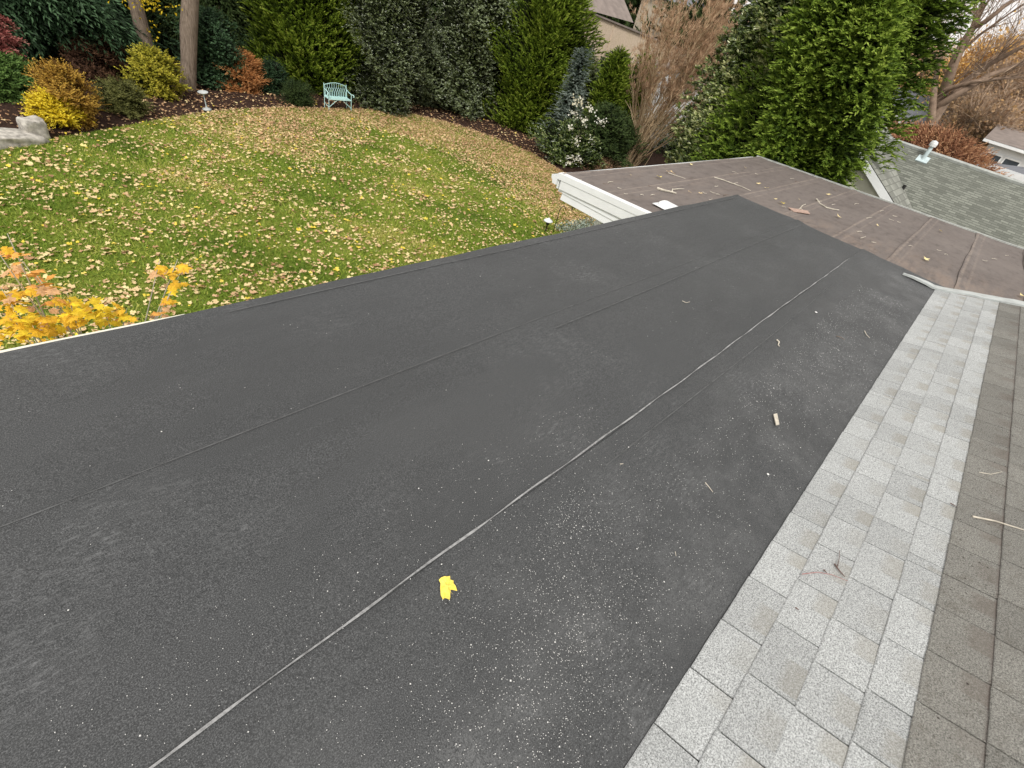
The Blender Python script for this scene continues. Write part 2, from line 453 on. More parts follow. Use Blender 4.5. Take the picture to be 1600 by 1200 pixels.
# foliage
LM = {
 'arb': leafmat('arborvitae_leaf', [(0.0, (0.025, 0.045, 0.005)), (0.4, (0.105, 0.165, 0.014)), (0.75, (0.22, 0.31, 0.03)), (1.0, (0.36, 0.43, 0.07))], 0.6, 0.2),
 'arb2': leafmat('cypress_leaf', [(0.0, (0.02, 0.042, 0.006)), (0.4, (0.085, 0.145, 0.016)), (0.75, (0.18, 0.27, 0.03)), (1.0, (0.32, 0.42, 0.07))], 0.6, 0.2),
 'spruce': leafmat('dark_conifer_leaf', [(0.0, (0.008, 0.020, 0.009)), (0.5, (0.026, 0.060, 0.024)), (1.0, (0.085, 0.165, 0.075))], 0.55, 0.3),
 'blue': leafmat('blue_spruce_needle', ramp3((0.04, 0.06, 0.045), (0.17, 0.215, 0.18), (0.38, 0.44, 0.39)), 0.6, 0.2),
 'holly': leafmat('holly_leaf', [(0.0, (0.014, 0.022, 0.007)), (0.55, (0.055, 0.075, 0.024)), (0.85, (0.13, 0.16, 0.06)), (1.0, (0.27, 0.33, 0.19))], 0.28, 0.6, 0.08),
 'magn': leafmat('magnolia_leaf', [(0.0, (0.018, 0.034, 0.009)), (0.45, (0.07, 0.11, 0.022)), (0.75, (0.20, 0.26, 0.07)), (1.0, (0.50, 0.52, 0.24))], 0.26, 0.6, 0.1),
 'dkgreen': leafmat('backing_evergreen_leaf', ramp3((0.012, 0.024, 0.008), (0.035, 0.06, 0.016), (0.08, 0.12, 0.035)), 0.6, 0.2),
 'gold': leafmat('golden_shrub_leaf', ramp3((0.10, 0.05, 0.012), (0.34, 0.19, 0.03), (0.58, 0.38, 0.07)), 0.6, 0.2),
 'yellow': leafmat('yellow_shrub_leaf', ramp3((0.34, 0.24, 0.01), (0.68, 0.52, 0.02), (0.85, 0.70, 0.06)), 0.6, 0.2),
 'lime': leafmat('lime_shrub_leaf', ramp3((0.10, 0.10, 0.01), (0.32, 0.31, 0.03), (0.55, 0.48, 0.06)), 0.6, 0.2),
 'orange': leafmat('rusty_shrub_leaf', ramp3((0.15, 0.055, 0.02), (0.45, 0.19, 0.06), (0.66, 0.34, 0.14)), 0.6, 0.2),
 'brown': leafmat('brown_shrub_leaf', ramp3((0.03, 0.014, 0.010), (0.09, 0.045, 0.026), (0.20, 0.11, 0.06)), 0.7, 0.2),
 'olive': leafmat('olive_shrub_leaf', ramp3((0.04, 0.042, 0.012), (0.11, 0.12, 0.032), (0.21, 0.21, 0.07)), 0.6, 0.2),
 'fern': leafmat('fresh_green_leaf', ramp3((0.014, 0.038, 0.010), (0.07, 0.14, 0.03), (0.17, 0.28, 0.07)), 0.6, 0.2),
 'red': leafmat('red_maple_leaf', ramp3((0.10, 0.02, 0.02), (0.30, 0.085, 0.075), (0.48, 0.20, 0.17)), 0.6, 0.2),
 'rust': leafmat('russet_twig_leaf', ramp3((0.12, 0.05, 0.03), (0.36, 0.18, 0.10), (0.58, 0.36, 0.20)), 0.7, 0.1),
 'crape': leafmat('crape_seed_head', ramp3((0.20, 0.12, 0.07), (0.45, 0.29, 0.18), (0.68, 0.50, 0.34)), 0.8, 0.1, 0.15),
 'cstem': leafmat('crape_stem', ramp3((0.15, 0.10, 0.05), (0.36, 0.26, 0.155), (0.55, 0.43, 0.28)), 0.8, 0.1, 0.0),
 'far': leafmat('hazed_autumn_leaf', [(0.0, (0.28, 0.18, 0.11)), (0.35, (0.48, 0.33, 0.19)), (0.7, (0.70, 0.44, 0.17)), (1.0, (0.80, 0.50, 0.14))], 0.8, 0.1, 0.3),  # hazy, backlit brightness of the distance put into the leaf colour
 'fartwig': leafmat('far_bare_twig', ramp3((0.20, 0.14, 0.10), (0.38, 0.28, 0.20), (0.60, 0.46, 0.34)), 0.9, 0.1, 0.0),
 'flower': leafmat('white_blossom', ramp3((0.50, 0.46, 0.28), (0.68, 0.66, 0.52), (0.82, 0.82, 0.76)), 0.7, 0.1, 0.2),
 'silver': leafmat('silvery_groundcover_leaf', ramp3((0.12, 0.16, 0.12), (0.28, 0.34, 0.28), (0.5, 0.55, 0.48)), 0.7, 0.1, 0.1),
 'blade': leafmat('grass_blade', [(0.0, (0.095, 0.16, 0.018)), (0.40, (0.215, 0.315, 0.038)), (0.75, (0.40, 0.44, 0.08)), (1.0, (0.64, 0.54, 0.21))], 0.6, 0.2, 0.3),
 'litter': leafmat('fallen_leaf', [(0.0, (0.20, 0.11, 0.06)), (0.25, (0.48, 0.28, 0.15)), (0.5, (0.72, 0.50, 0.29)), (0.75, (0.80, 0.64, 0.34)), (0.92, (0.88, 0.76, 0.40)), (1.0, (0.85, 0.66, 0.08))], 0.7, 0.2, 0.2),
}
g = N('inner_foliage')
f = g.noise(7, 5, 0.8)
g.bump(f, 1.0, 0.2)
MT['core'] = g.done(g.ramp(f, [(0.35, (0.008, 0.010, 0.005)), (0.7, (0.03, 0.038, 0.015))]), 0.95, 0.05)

# ------------------------------------------------------------------ foliage engine
def nrm(a_): return a_ / np.maximum(np.linalg.norm(a_, axis=1, keepdims=True), 1e-9)

def leaf_tris(P, D, Nn, Ln, Wd, fold=0.25):
    """P base, D direction, Nn approx normal -> two triangles each, folded along the midrib"""
    D = nrm(D)
    Sd = nrm(np.cross(D, Nn))
    Nn = np.cross(Sd, D)
    Ln = Ln[:, None]; Wd = Wd[:, None]
    a_ = P
    b_ = P + D * Ln * 0.45 + Sd * Wd * 0.5 + Nn * Wd * fold
    c_ = P + D * Ln
    d_ = P + D * Ln * 0.45 - Sd * Wd * 0.5 + Nn * Wd * fold
    V = np.stack([a_, b_, c_, d_], 1).reshape(-1, 3)
    n = len(P)
    i = np.arange(n)[:, None] * 4
    F = np.concatenate([i + np.array([0, 1, 2]), i + np.array([0, 2, 3])], 1).reshape(-1, 3)
    return V, F

class Lumps:
    def __init__(s, rg, k=9, amp=0.14):
        s.a = rg.uniform(0, 2 * np.pi, k); s.m = rg.integers(2, 7, k); s.n = rg.uniform(1.0, 6.0, k)
        s.w = amp * rg.uniform(0.4, 1.0, k) / math.sqrt(k) * 1.6
    def __call__(s, ang, h):
        r_ = 1.0
        for a_, m_, n_, w_ in zip(s.a, s.m, s.n, s.w):
            r_ = r_ + w_ * np.sin(m_ * ang + a_ + n_ * 3 * h)
        return r_

PROF = {
 'column': lambda h: np.clip(np.minimum((h + 0.10) / 0.16, 1.0), 0.0, 1) ** 0.5 * (1 - np.clip((h - 0.5) / 0.5, 0, 1) ** 2 * 0.9),
 'cone': lambda h: np.clip((h + 0.02) / 0.08, 0, 1) * (1.02 - h) ** 0.8,
 'ball': lambda h: np.sqrt(np.clip(1 - (2 * h - 0.85) ** 2 / 1.34, 0.01, 1)),
 'dome': lambda h: np.sqrt(np.clip(1 - h ** 2.2, 0.01, 1)) * np.clip((h + 0.35) / 0.5, 0, 1),
 'round': lambda h: np.sqrt(np.clip(1 - (2 * h - 1) ** 2, 0.01, 1)),
}

def crown_mesh(name, rg, base, h, r, prof, n, L, k, ll, lw, out_=1.0, up=0.5, jit=0.35, spread=0.5, droop=0.0,
               z0=0.0, lump=0.14, face=0.75, tbias=0.0, zvis=6.0, depth=(0.72, 1.06), sq=(1, 1), lum=None):
    lum = lum or Lumps(rg, amp=lump)
    pf = PROF[prof]
    m_ = int(n * 1.0)
    hh = rg.uniform(0, 1, m_ * 3)
    keep = rg.uniform(0, 1, m_ * 3) < (0.25 + 0.75 * pf(hh))
    zz = z0 + hh * (h - z0)
    keep &= (zz < zvis) | (rg.uniform(0, 1, m_ * 3) < 0.4)
    hh = hh[keep][:m_]
    m_ = len(hh)
    camang = math.atan2(-base[1], -base[0])
    ang = np.where(rg.uniform(0, 1, m_) < face, camang + rg.normal(0, 0.85, m_), rg.uniform(-np.pi, np.pi, m_))
    rr = r * pf(hh) * lum(ang, hh)
    dp = rg.uniform(depth[0], depth[1], m_)
    px_ = np.cos(ang) * rr * dp * sq[0]; py_ = np.sin(ang) * rr * dp * sq[1]
    P = np.stack([base[0] + px_, base[1] + py_, base[2] + z0 + hh * (h - z0)], 1)
    o_ = np.stack([np.cos(ang), np.sin(ang), (hh - 0.4) * (0.8 if prof in ('ball', 'dome', 'round') else 0.15)], 1)
    ax = nrm(o_ * out_ + np.array([0, 0, 1.0]) * up + rg.normal(0, jit, (m_, 3)))
    lenb = L * rg.uniform(0.6, 1.25, m_)
    clump = rg.uniform(-0.25, 0.25, m_) + 0.16 * np.sin(ang * 5 + hh * 11) * np.sin(hh * 23 + ang * 3)
    t = np.linspace(0.05, 1.0, k)[None, :] + rg.uniform(-0.04, 0.04, (m_, k))
    Pk = P[:, None, :] + ax[:, None, :] * (t * lenb[:, None])[:, :, None]
    Pk[:, :, 2] -= droop * (t ** 2) * lenb[:, None]
    side = nrm(np.cross(ax, np.array([0, 0, 1.0]) + rg.normal(0, 0.2, (m_, 3))))
    sgn = np.where(np.arange(k) % 2 == 0, 1.0, -1.0)[None, :, None]
    D = ax[:, None, :] + side[:, None, :] * sgn * spread + rg.normal(0, spread * 0.35, (m_, k, 3))
    D[:, :, 2] -= droop * t * 1.2
    Nn = np.broadcast_to(o_[:, None, :], (m_, k, 3)) + np.array([0, 0, 0.7]) + rg.normal(0, 0.45, (m_, k, 3))
    fac = (1.15 - 0.5 * t)
    Ln = (ll * rg.uniform(0.65, 1.3, (m_, k)) * fac).ravel(); Wd = (lw * rg.uniform(0.7, 1.25, (m_, k)) * fac).ravel()
    V, F = leaf_tris(Pk.reshape(-1, 3), D.reshape(-1, 3), Nn.reshape(-1, 3), Ln, Wd)
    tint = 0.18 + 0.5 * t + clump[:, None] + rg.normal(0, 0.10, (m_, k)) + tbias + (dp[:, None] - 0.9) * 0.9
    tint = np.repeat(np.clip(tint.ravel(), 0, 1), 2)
    return np_mesh(name, V, F, tint), lum

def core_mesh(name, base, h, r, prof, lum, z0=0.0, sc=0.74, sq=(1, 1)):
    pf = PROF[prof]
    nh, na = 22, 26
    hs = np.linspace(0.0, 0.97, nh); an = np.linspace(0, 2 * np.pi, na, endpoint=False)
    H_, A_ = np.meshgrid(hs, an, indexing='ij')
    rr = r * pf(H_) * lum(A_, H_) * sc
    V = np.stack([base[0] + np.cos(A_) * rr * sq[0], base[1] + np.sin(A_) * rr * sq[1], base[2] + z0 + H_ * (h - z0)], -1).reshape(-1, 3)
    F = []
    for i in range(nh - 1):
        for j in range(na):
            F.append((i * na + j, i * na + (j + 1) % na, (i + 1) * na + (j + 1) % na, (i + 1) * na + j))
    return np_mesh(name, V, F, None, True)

def plant(kind, label, cat, base, h, r, prof, leaf, n, L, k, ll, lw, trunk=None, group=None, core=True, seed=1, barkm='bark_dark', csc=0.74, trunk_name='trunk', **kw):
    rg = np.random.default_rng(seed)
    t = empty(kind, base, label, cat, group)
    loc0 = Vector(base)
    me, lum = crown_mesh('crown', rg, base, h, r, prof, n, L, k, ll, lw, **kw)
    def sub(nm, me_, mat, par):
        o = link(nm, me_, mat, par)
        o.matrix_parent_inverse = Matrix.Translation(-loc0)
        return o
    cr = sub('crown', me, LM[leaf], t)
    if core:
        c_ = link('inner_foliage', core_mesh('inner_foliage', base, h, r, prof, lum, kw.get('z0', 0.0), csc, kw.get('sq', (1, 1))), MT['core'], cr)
    if trunk:
        mb = MB()
        z0 = kw.get('z0', 0.0)
        pts = [(0, 0, -0.05), (0.03, 0.02, h * 0.25), (-0.02, 0.04, h * 0.5), (0, 0, h * 0.85)]
        mb.tube(pts, [trunk * 1.25, trunk, trunk * 0.75, trunk * 0.25], 9)
        mb.build(trunk_name, MT[barkm], t, True)
    return t

def gp(px, py, back=0.0):
    """ground point seen at a pixel, pushed back along the view by some metres"""
    p = at(px, py, 0.0)
    d = Vector((p.x, p.y, 0)).normalized()
    q = p + d * back
    return (q.x, q.y, 0.0)

# ================================================================== SETTING
mb = MB()
mb.add([(-400, -400, -0.02), (600, -400, -0.02), (600, 600, -0.02), (-400, 600, -0.02)], [(0, 1, 2, 3)])
tag(mb.build('ground', MT['ground']), kind='structure')

lawn_edge = [(-14, 13.0), (-6, 14.6), (-2, 15.7), (1.2, 16.75), (2.3, 17.5), (3.4, 18.05), (5.4, 19.2), (7.6, 20.2), (10, 20.8), (12.5, 20.85), (14.4, 20.9), (16.0, 20.5), (17.4, 19.3),
             (18.4, 17.35), (18.9, 15.2), (18.5, 12.8), (17.8, 10.0), (17.2, 7.0), (16.6, 4.2)]
lawn_poly = lawn_edge + [(15.4, 3.9), (6.9, 3.9), (6.9, 2.0), (-14, 2.0)]
def inside(x, y, poly):
    x = np.asarray(x); y = np.asarray(y)
    c_ = np.zeros(x.shape, bool)
    n = len(poly)
    for i in range(n):
        x1, y1 = poly[i]; x2, y2 = poly[(i + 1) % n]
        cond = ((y1 > y) != (y2 > y)) & (x < (x2 - x1) * (y - y1) / ((y2 - y1) if y2 != y1 else 1e-9) + x1)
        c_ ^= cond
    return c_
def edge_dist(x, y, line):
    d = np.full(np.shape(x), 1e9)
    for (x1, y1), (x2, y2) in zip(line[:-1], line[1:]):
        dx, dy = x2 - x1, y2 - y1
        t = np.clip(((x - x1) * dx + (y - y1) * dy) / (dx * dx + dy * dy), 0, 1)
        d = np.minimum(d, np.hypot(x - x1 - t * dx, y - y1 - t * dy))
    return d

# mulch beds: a gently mounded sheet round the lawn
nx, ny = 90, 70
xs = np.linspace(-20, 30, nx); ys = np.linspace(6, 36, ny)
Xg, Yg = np.meshgrid(xs, ys, indexing='ij')
ins = inside(Xg, Yg, lawn_poly)
dd = np.where(ins, -1.0, edge_dist(Xg, Yg, lawn_edge))
Zg = np.where(dd < 0, -0.012, np.clip(dd, 0, 1.2) * 0.10 + 0.03 * np.sin(Xg * 2.1) * np.sin(Yg * 1.7) * (np.clip(dd, 0, 1))) + 0.0
V = np.stack([Xg, Yg, Zg], -1).reshape(-1, 3)
F = [(i * ny + j, (i + 1) * ny + j, (i + 1) * ny + j + 1, i * ny + j + 1) for i in range(nx - 1) for j in range(ny - 1)]
tag(link('mulch_bed', np_mesh('mulch_bed', V, F, None, True), MT['mulch']), kind='structure')

mb = MB()
mb.add([(x, y, 0.02) for x, y in lawn_poly], [tuple(range(len(lawn_poly)))])
mb.add([(x, y, 0.02) for x, y in lawn_edge] + [(x, y, -0.1) for x, y in lawn_edge], [(i, i + 1, i + 1 + len(lawn_edge), i + len(lawn_edge)) for i in range(len(lawn_edge) - 1)])
tag(mb.build('lawn', MT['grass']), kind='structure')

# grass blades
nb = 230000
gx = rng.uniform(-5, 19, nb * 2); gy = rng.uniform(4.2, 21, nb * 2)
k_ = inside(gx, gy, lawn_poly)
gx = gx[k_][:nb]; gy = gy[k_][:nb]; n_ = len(gx)
hgt = rng.uniform(0.03, 0.075, n_) * (1 + 0.3 * np.sin(gx * 1.3) * np.sin(gy * 1.1))
lean = rng.normal(0, 0.7, (n_, 2)) * hgt[:, None]
wd = rng.uniform(0.010, 0.02, n_); an = rng.uniform(0, np.pi, n_)
b0 = np.stack([gx - np.cos(an) * wd, gy - np.sin(an) * wd, np.full(n_, 0.018)], 1)
b1 = np.stack([gx + np.cos(an) * wd, gy + np.sin(an) * wd, np.full(n_, 0.018)], 1)
b2 = np.stack([gx + lean[:, 0], gy + lean[:, 1], 0.02 + hgt], 1)
V = np.stack([b0, b1, b2], 1).reshape(-1, 3)
patch = 0.5 + 0.22 * np.sin(gx * 0.9 + 1) * np.sin(gy * 0.8) + 0.12 * np.sin(gx * 2.7 + gy * 1.9)
ed = edge_dist(gx, gy, lawn_edge)
tint = np.clip(patch + rng.normal(0, 0.16, n_) + np.clip((5.0 - ed) / 5.0, 0, 1) * 0.28 * (gx > 4), 0, 1)
tag(link('grass', np_mesh('grass', V, np.arange(n_ * 3).reshape(-1, 3), tint), LM['blade']),
    'short green lawn grass with patches of yellowing blades', 'grass', kind='stuff')

# ------------------------------------------------------------------ fallen leaves
def flat_leaves(name, x, y, z, size, tint, rg, curl=0.35):
    n = len(x)
    th = rg.uniform(0, 2 * np.pi, n)
    D = np.stack([np.cos(th), np.sin(th), rg.normal(0, 0.22, n)], 1)
    Nn = np.stack([rg.normal(0, 0.3, n), rg.normal(0, 0.3, n), np.ones(n)], 1)
    P = np.stack([x, y, z], 1)
    D = nrm(D); Sd = nrm(np.cross(D, Nn)); Nn = np.cross(Sd, D)
    # seven-point leaf: stem, four side lobes, tip
    ww = rg.uniform(0.55, 1.1, n)[:, None]
    shape = [(0, 0, 0), (0.30, 0.50, curl * .6), (0.55, 0.24, 0.06), (0.80, 0.40, curl * .5), (1.0, 0, 0.0), (0.74, -0.42, curl * .5), (0.52, -0.22, 0.06), (0.26, -0.48, curl * .6)]
    s_ = size[:, None]
    pts = [P + D * (a_ - 0.5) * s_ + Sd * b_ * s_ * ww + Nn * c_ * s_ * rg.uniform(0.2, 1.2, n)[:, None] for a_, b_, c_ in shape]
    V = np.stack(pts, 1).reshape(-1, 3)
    i = np.arange(n)[:, None] * 8
    tr = [(0, 1, 2), (0, 2, 6), (0, 6, 7), (2, 3, 4), (2, 4, 6), (4, 5, 6)]
    F = np.concatenate([i + np.array(t) for t in tr], 1).reshape(-1, 3)
    V[:, 2] = np.maximum(V[:, 2], z.min() + 0.002)
    return np_mesh(name, V, F, np.repeat(np.clip(tint, 0, 1), 6))

# carpet of leaves against the beds and scattered leaves over the lawn
def cand(n, x0, x1, y0, y1):
    return rng.uniform(x0, x1, n), rng.uniform(y0, y1, n)
x, y = cand(150000, -5, 19.5, 5, 21.2)
ok = inside(x, y, lawn_poly)
x, y = x[ok], y[ok]
d = edge_dist(x, y, lawn_edge)
carpet = np.clip((4.6 + 1.1 * np.sin(x * 0.9) + 0.6 * np.sin(x * 2.3 + 1) - d) / 2.6, 0, 1) * np.clip((x - 5.0) / 5.0, 0, 1)
clus = 0.5 + 0.5 * np.sin(x * 1.9 + 1.3 * np.sin(y * 1.7)) * np.sin(y * 2.3 + np.sin(x * 2.9))
pr = 0.11 + 0.26 * clus ** 2.5 + 1.0 * carpet ** 0.9 + 0.42 * clus * np.clip((11 - y) / 5, 0, 1) * np.clip((9 - x) / 5, 0, 1)
ok = rng.uniform(0, 1, len(x)) < pr
x, y, carpet = x[ok], y[ok], carpet[ok]
size = np.clip(rng.lognormal(-2.72, 0.36, len(x)), 0.035, 0.15) * (1 - 0.25 * carpet)
tint = np.where(rng.uniform(0, 1, len(x)) < carpet, rng.normal(0.42, 0.14, len(x)), np.where(rng.uniform(0, 1, len(x)) < 0.16, rng.normal(0.25, 0.1, len(x)), rng.normal(0.70, 0.2, len(x))))
z = 0.040 + rng.uniform(0, 0.035, len(x)) + 0.015 * carpet
# the leaves nearest to the eye are single objects
dist = np.hypot(x, y)
big = size / dist
vis = (x > 0.0) | (y > 7)
order = np.argsort(-big * vis)
single = order[:290]; rest = order[290:]
tag(link('fallen_leaves', flat_leaves('fallen_leaves', x[rest], y[rest], z[rest], size[rest], tint[rest], rng), LM['litter']),
    'thousands of tan and yellow leaves spread over the lawn, thickest near the hedge', 'fallen leaves', kind='stuff')
protos = []
for v in range(8):
    rg = np.random.default_rng(50 + v)
    me = flat_leaves('fallen_leaf', np.zeros(1), np.zeros(1), np.zeros(1), np.ones(1), np.array([[.35, .45, .55, .65, .75, .85, .95, 1.0][v]]), rg)
    me.materials.append(LM['litter'])
    protos.append(me)
for i in single:
    v = int(np.clip(tint[i] * 8, 0, 7))
    o = bpy.data.objects.new('fallen_leaf', protos[v])
    C.objects.link(o)
    o.location = (x[i], y[i], z[i]); s_ = size[i] * 1.1
    o.scale = (s_, s_, s_); o.rotation_euler = (0, 0, rng.uniform(0, 6.28))
    tag(o, 'single dry fallen leaf lying on the near part of the lawn', 'leaf', 'fallen leaves on the lawn nearest the roof')

# litter in the beds
x, y = cand(30000, -3, 24, 14, 26)
ok = ~inside(x, y, lawn_poly)
x, y = x[ok], y[ok]
d = edge_dist(x, y, lawn_edge)
ok = rng.uniform(0, 1, len(x)) < np.clip(1.1 - d / 4.0, 0.08, 1) * (0.35 + 0.4 * (x > 5))
x, y, d = x[ok], y[ok], d[ok]
tint = rng.normal(0.24, 0.20, len(x)) + (rng.uniform(0, 1, len(x)) < 0.12) * 0.5
tag(link('bed_litter', flat_leaves('bed_litter', x, y, np.clip(d, 0, 1.2) * 0.10 + 0.035 + rng.uniform(0, 0.03, len(x)), rng.uniform(0.05, 0.10, len(x)), tint, rng), LM['litter']),
    'brown leaf litter lying over the dark mulch beds', 'leaf litter', kind='stuff')

# ================================================================== THE HOUSE WE STAND ON
ZB = 4.15                              # dark flat roof
BR0, BRS = 3.65, 0.037                 # brown roof: height at its eave and slope
def zbrown(y): return BR0 + BRS * (4.75 - y)
def ye(x): return -0.235 - 0.015 * x   # edge line where the shingles start
PIT = 0.268                            # shingle pitch
def zsh(x, y): return ZB + PIT * (ye(x) - y)

house = empty('house', (0, 0, 0), 'house we stand on, with dark flat roof, grey shingle slope and brown lower roof', 'house')

# --- dark flat roof: deck, three sheets with lapped edges
X0, X1 = -5.0, 8.05
mb = MB()
mb.box(X0, X1 - 0.12, -1.2, 2.44, ZB - 0.26, ZB - 0.03)
deck = mb.build('flat_roof', MT['tar'], house)
def sheet(ylist, zlist, x0, x1, seed, wob=0.006, endlip=True):
    """ylist from low edge to high edge; the profile is swept along X with small waves"""
    rg = np.random.default_rng(seed)
    nxs = 90
    xs_ = np.linspace(x0, x1, nxs)
    ph = rg.uniform(0, 6.28, 8)
    V = []
    for i, x_ in enumerate(xs_):
        for j, (y_, z_) in enumerate(zip(ylist, zlist)):
            w_ = wob * (math.sin(x_ * 1.7 + ph[0] + j) + 0.6 * math.sin(x_ * 4.1 + ph[1] + j * 2) + 0.35 * math.sin(x_ * 9.3 + ph[2]))
            zz = ZB + z_ + 0.0012 * math.sin(x_ * 2.3 + j * 1.3 + ph[3]) + 0.0010 * math.sin(x_ * 6.1 + j * 2.1)
            xx = x_
            if i == nxs - 1 and endlip:
                xx += 0.03 * math.sin(y_ * 5) + 0.02 * math.sin(y_ * 13)
            V.append((xx, y_ + w_ * (1 if 0 < j else 1), zz))
    m_ = len(ylist)
    F = [(i * m_ + j, (i + 1) * m_ + j, (i + 1) * m_ + j + 1, i * m_ + j + 1) for i in range(nxs - 1) for j in range(m_ - 1)]
    if endlip:                       # end of the sheet turned down to the lower roof
        b = len(V)
        for j, y_ in enumerate(ylist):
            V.append((V[(nxs - 1) * m_ + j][0] + 0.05, y_, ZB - 0.03))
        for j, y_ in enumerate(ylist):
            V.append((V[(nxs - 1) * m_ + j][0] + 0.30 + 0.03 * math.sin(y_ * 9), y_, max(zbrown(y_) + 0.02, 0)))
        for j in range(m_ - 1):
            F.append(((nxs - 1) * m_ + j, b + j, b + j + 1, (nxs - 1) * m_ + j + 1))
            F.append((b + j, b + m_ + j, b + m_ + j + 1, b + j + 1))
    return V, F
def mk_sheet(name, yl, zl, seed, label=None):
    V, F = sheet(yl, zl, X0, X1, seed)
    me = bpy.data.meshes.new(name); me.from_pydata(V, [], F); me.update()
    for p in me.polygons: p.use_smooth = False
    o = link(name, me, MT['black'], deck)
    if label: o['label'] = label
    return o
mk_sheet('roof_sheet', [2.462, 2.458, 2.44, 2.375, 2.36, 2.1, 1.8, 1.62, 1.50, 1.42], [-0.09, -0.004, 0.0, 0.0, -0.0012, -0.001, 0.0, 0.0, -0.001, -0.004], 1, 'dark roofing sheet along the eave')
mk_sheet('roof_sheet', [1.53, 1.529, 1.50, 1.425, 1.405, 1.30, 1.0, 0.70, 0.58, 0.50], [-0.001, 0.0075, 0.0085, 0.008, 0.0035, 0.001, 0.0, 0.0, -0.001, -0.004], 2, 'middle dark roofing sheet')
mk_sheet('roof_sheet', [0.60, 0.599, 0.57, 0.49, 0.47, 0.35, 0.1, -0.2, -0.5], [-0.001, 0.0085, 0.009, 0.008, 0.003, 0.001, 0.0, 0.0, 0.0], 3, 'dark roofing sheet next to the shingles')
def strip(name, mat, yc, w0, z0, x0, x1, wv, seed, w1=None):
    V = []; F = []; rg = random.Random(seed); nn = 160; k = rg.uniform(0, 6)
    for i in range(nn):
        x_ = x0 + (x1 - x0) * i / (nn - 1)
        w_ = w0 * (1 + 0.35 * math.sin(i * 1.9 + k) + 0.25 * math.sin(i * 4.3 + k))
        y_ = yc + wv(x_)
        V += [(x_, y_ - w_, ZB + z0), (x_, y_ + w_, ZB + z0)]
        if i: F.append((2 * i - 2, 2 * i, 2 * i + 1, 2 * i - 1))
    me = bpy.data.meshes.new(name); me.from_pydata(V, [], F)
    return link(name, me, MT[mat], deck)
strip('lap_mark', 'faint', 0.475, 0.003, 0.0115, 1.7, 7.6, lambda x: 0.008 * math.sin(x * 1.1), 1)
strip('lap_mark', 'faint', 1.40, 0.003, 0.0115, 2.4, 7.7, lambda x: 0.008 * math.sin(x * 1.3), 2)
#strip('lap_mark', 'crevice', 1.543, 0.0026, 0.0115, 0.6, 7.9, lambda x: 0.008 * math.sin(x * 0.9), 3)
strip('lap_mark', 'faint', 1.525, 0.0022, 0.0115, -2, 7.9, lambda x: 0.008 * math.sin(x * 0.9), 4)
strip('lap_mark', 'faint', 2.37, 0.0035, 0.006, 0.8, 7.7, lambda x: 0.006 * math.sin(x * 1.3), 5)
# chalky bead along the lap
V = []; F = []
nseg = 150
for i in range(nseg):
    x_ = -3 + (7.3 + 3) * i / (nseg - 1)
    w_ = 0.0018 + 0.0009 * math.sin(i * 1.9) + 0.0011 * math.sin(i * 5.3) + 0.0006 * math.sin(i * 0.37)
    yc = 0.606 + 0.006 * (math.sin(x_ * 1.7) * 0.6) + 0.002 * math.sin(x_ * 11)
    V += [(x_, yc - w_ - 0.004, ZB + 0.013), (x_, yc + w_, ZB + 0.0115)]
    if i: F.append((2 * i - 2, 2 * i, 2 * i + 1, 2 * i - 1))
me = bpy.data.meshes.new('seam_bead'); me.from_pydata(V, [], F)
link('seam_bead', me, MT['chalk'], deck)
# eave metal: thin cream drip edge with a face
mb = MB(); mb.add([(X0, 2.66, ZB - 0.02), (0.62, 2.47, ZB - 0.014), (0.62, 2.464, ZB - 0.014), (X0, 2.464, ZB - 0.02), (X0, 2.66, ZB - 0.10), (0.62, 2.47, ZB - 0.10), (0.62, 2.464, ZB - 0.10), (X0, 2.464, ZB - 0.10)], [(0, 1, 2, 3), (7, 6, 5, 4), (0, 4, 5, 1), (1, 5, 6, 2), (2, 6, 7, 3), (3, 7, 4, 0)])
mb.build('drip_edge', MT['cream'], house)
mb = MB(); mb.box(X0, 7.8, 2.36, 2.458, ZB - 0.28, ZB - 0.10)
mb.build('fascia', MT['white'], house)
mb = MB(); mb.box(X0, 6.9, -5.9, 2.2, 0, ZB - 0.27)
mb.box(6.9, 7.75, -5.9, 2.2, 0, 3.5)
mb.build('wall', MT['white_siding'], house)
# lapped boards on the lawn side of the near wall
mb = MB()
for i in range(25):
    z_ = 0.25 + i * 0.15
    mb.add([(X0, 2.235, z_), (6.9, 2.235, z_), (6.9, 2.205, z_ + 0.15), (X0, 2.205, z_ + 0.15), (X0, 2.203, z_), (6.9, 2.203, z_)], [(0, 1, 2, 3), (0, 4, 5, 1)])
tag(mb.build('siding', MT['white_siding'], house), kind='stuff')

# --- brown lower roof
BX0, BX1, BY1, BY0 = 6.75, 15.75, 4.75, -5.2
def prism_yz(mb, x0, x1, yz):
    n = len(yz)
    vs = [(x0, y_, z_) for y_, z_ in yz] + [(x1, y_, z_) for y_, z_ in yz]
    fs = [tuple(range(n)), tuple(range(2 * n - 1, n - 1, -1))] + [(i, n + i, n + (i + 1) % n, (i + 1) % n) for i in range(n)]
    mb.add(vs, fs)
mb = MB()
prism_yz(mb, BX0 + 0.02, BX1 - 0.02, [(BY1 - 0.02, zbrown(BY1) - 0.02), (BY0, zbrown(BY0) - 0.02), (BY0, zbrown(BY0) - 0.26), (BY1 - 0.02, zbrown(BY1) - 0.26)])
lower = mb.build('lower_roof', MT['white'], house)
edges_y = [4.74, 3.94, 3.05, 2.17, 1.235, 0.35, -0.60, -1.5, -2.4, -3.3, -4.2, -5.2]
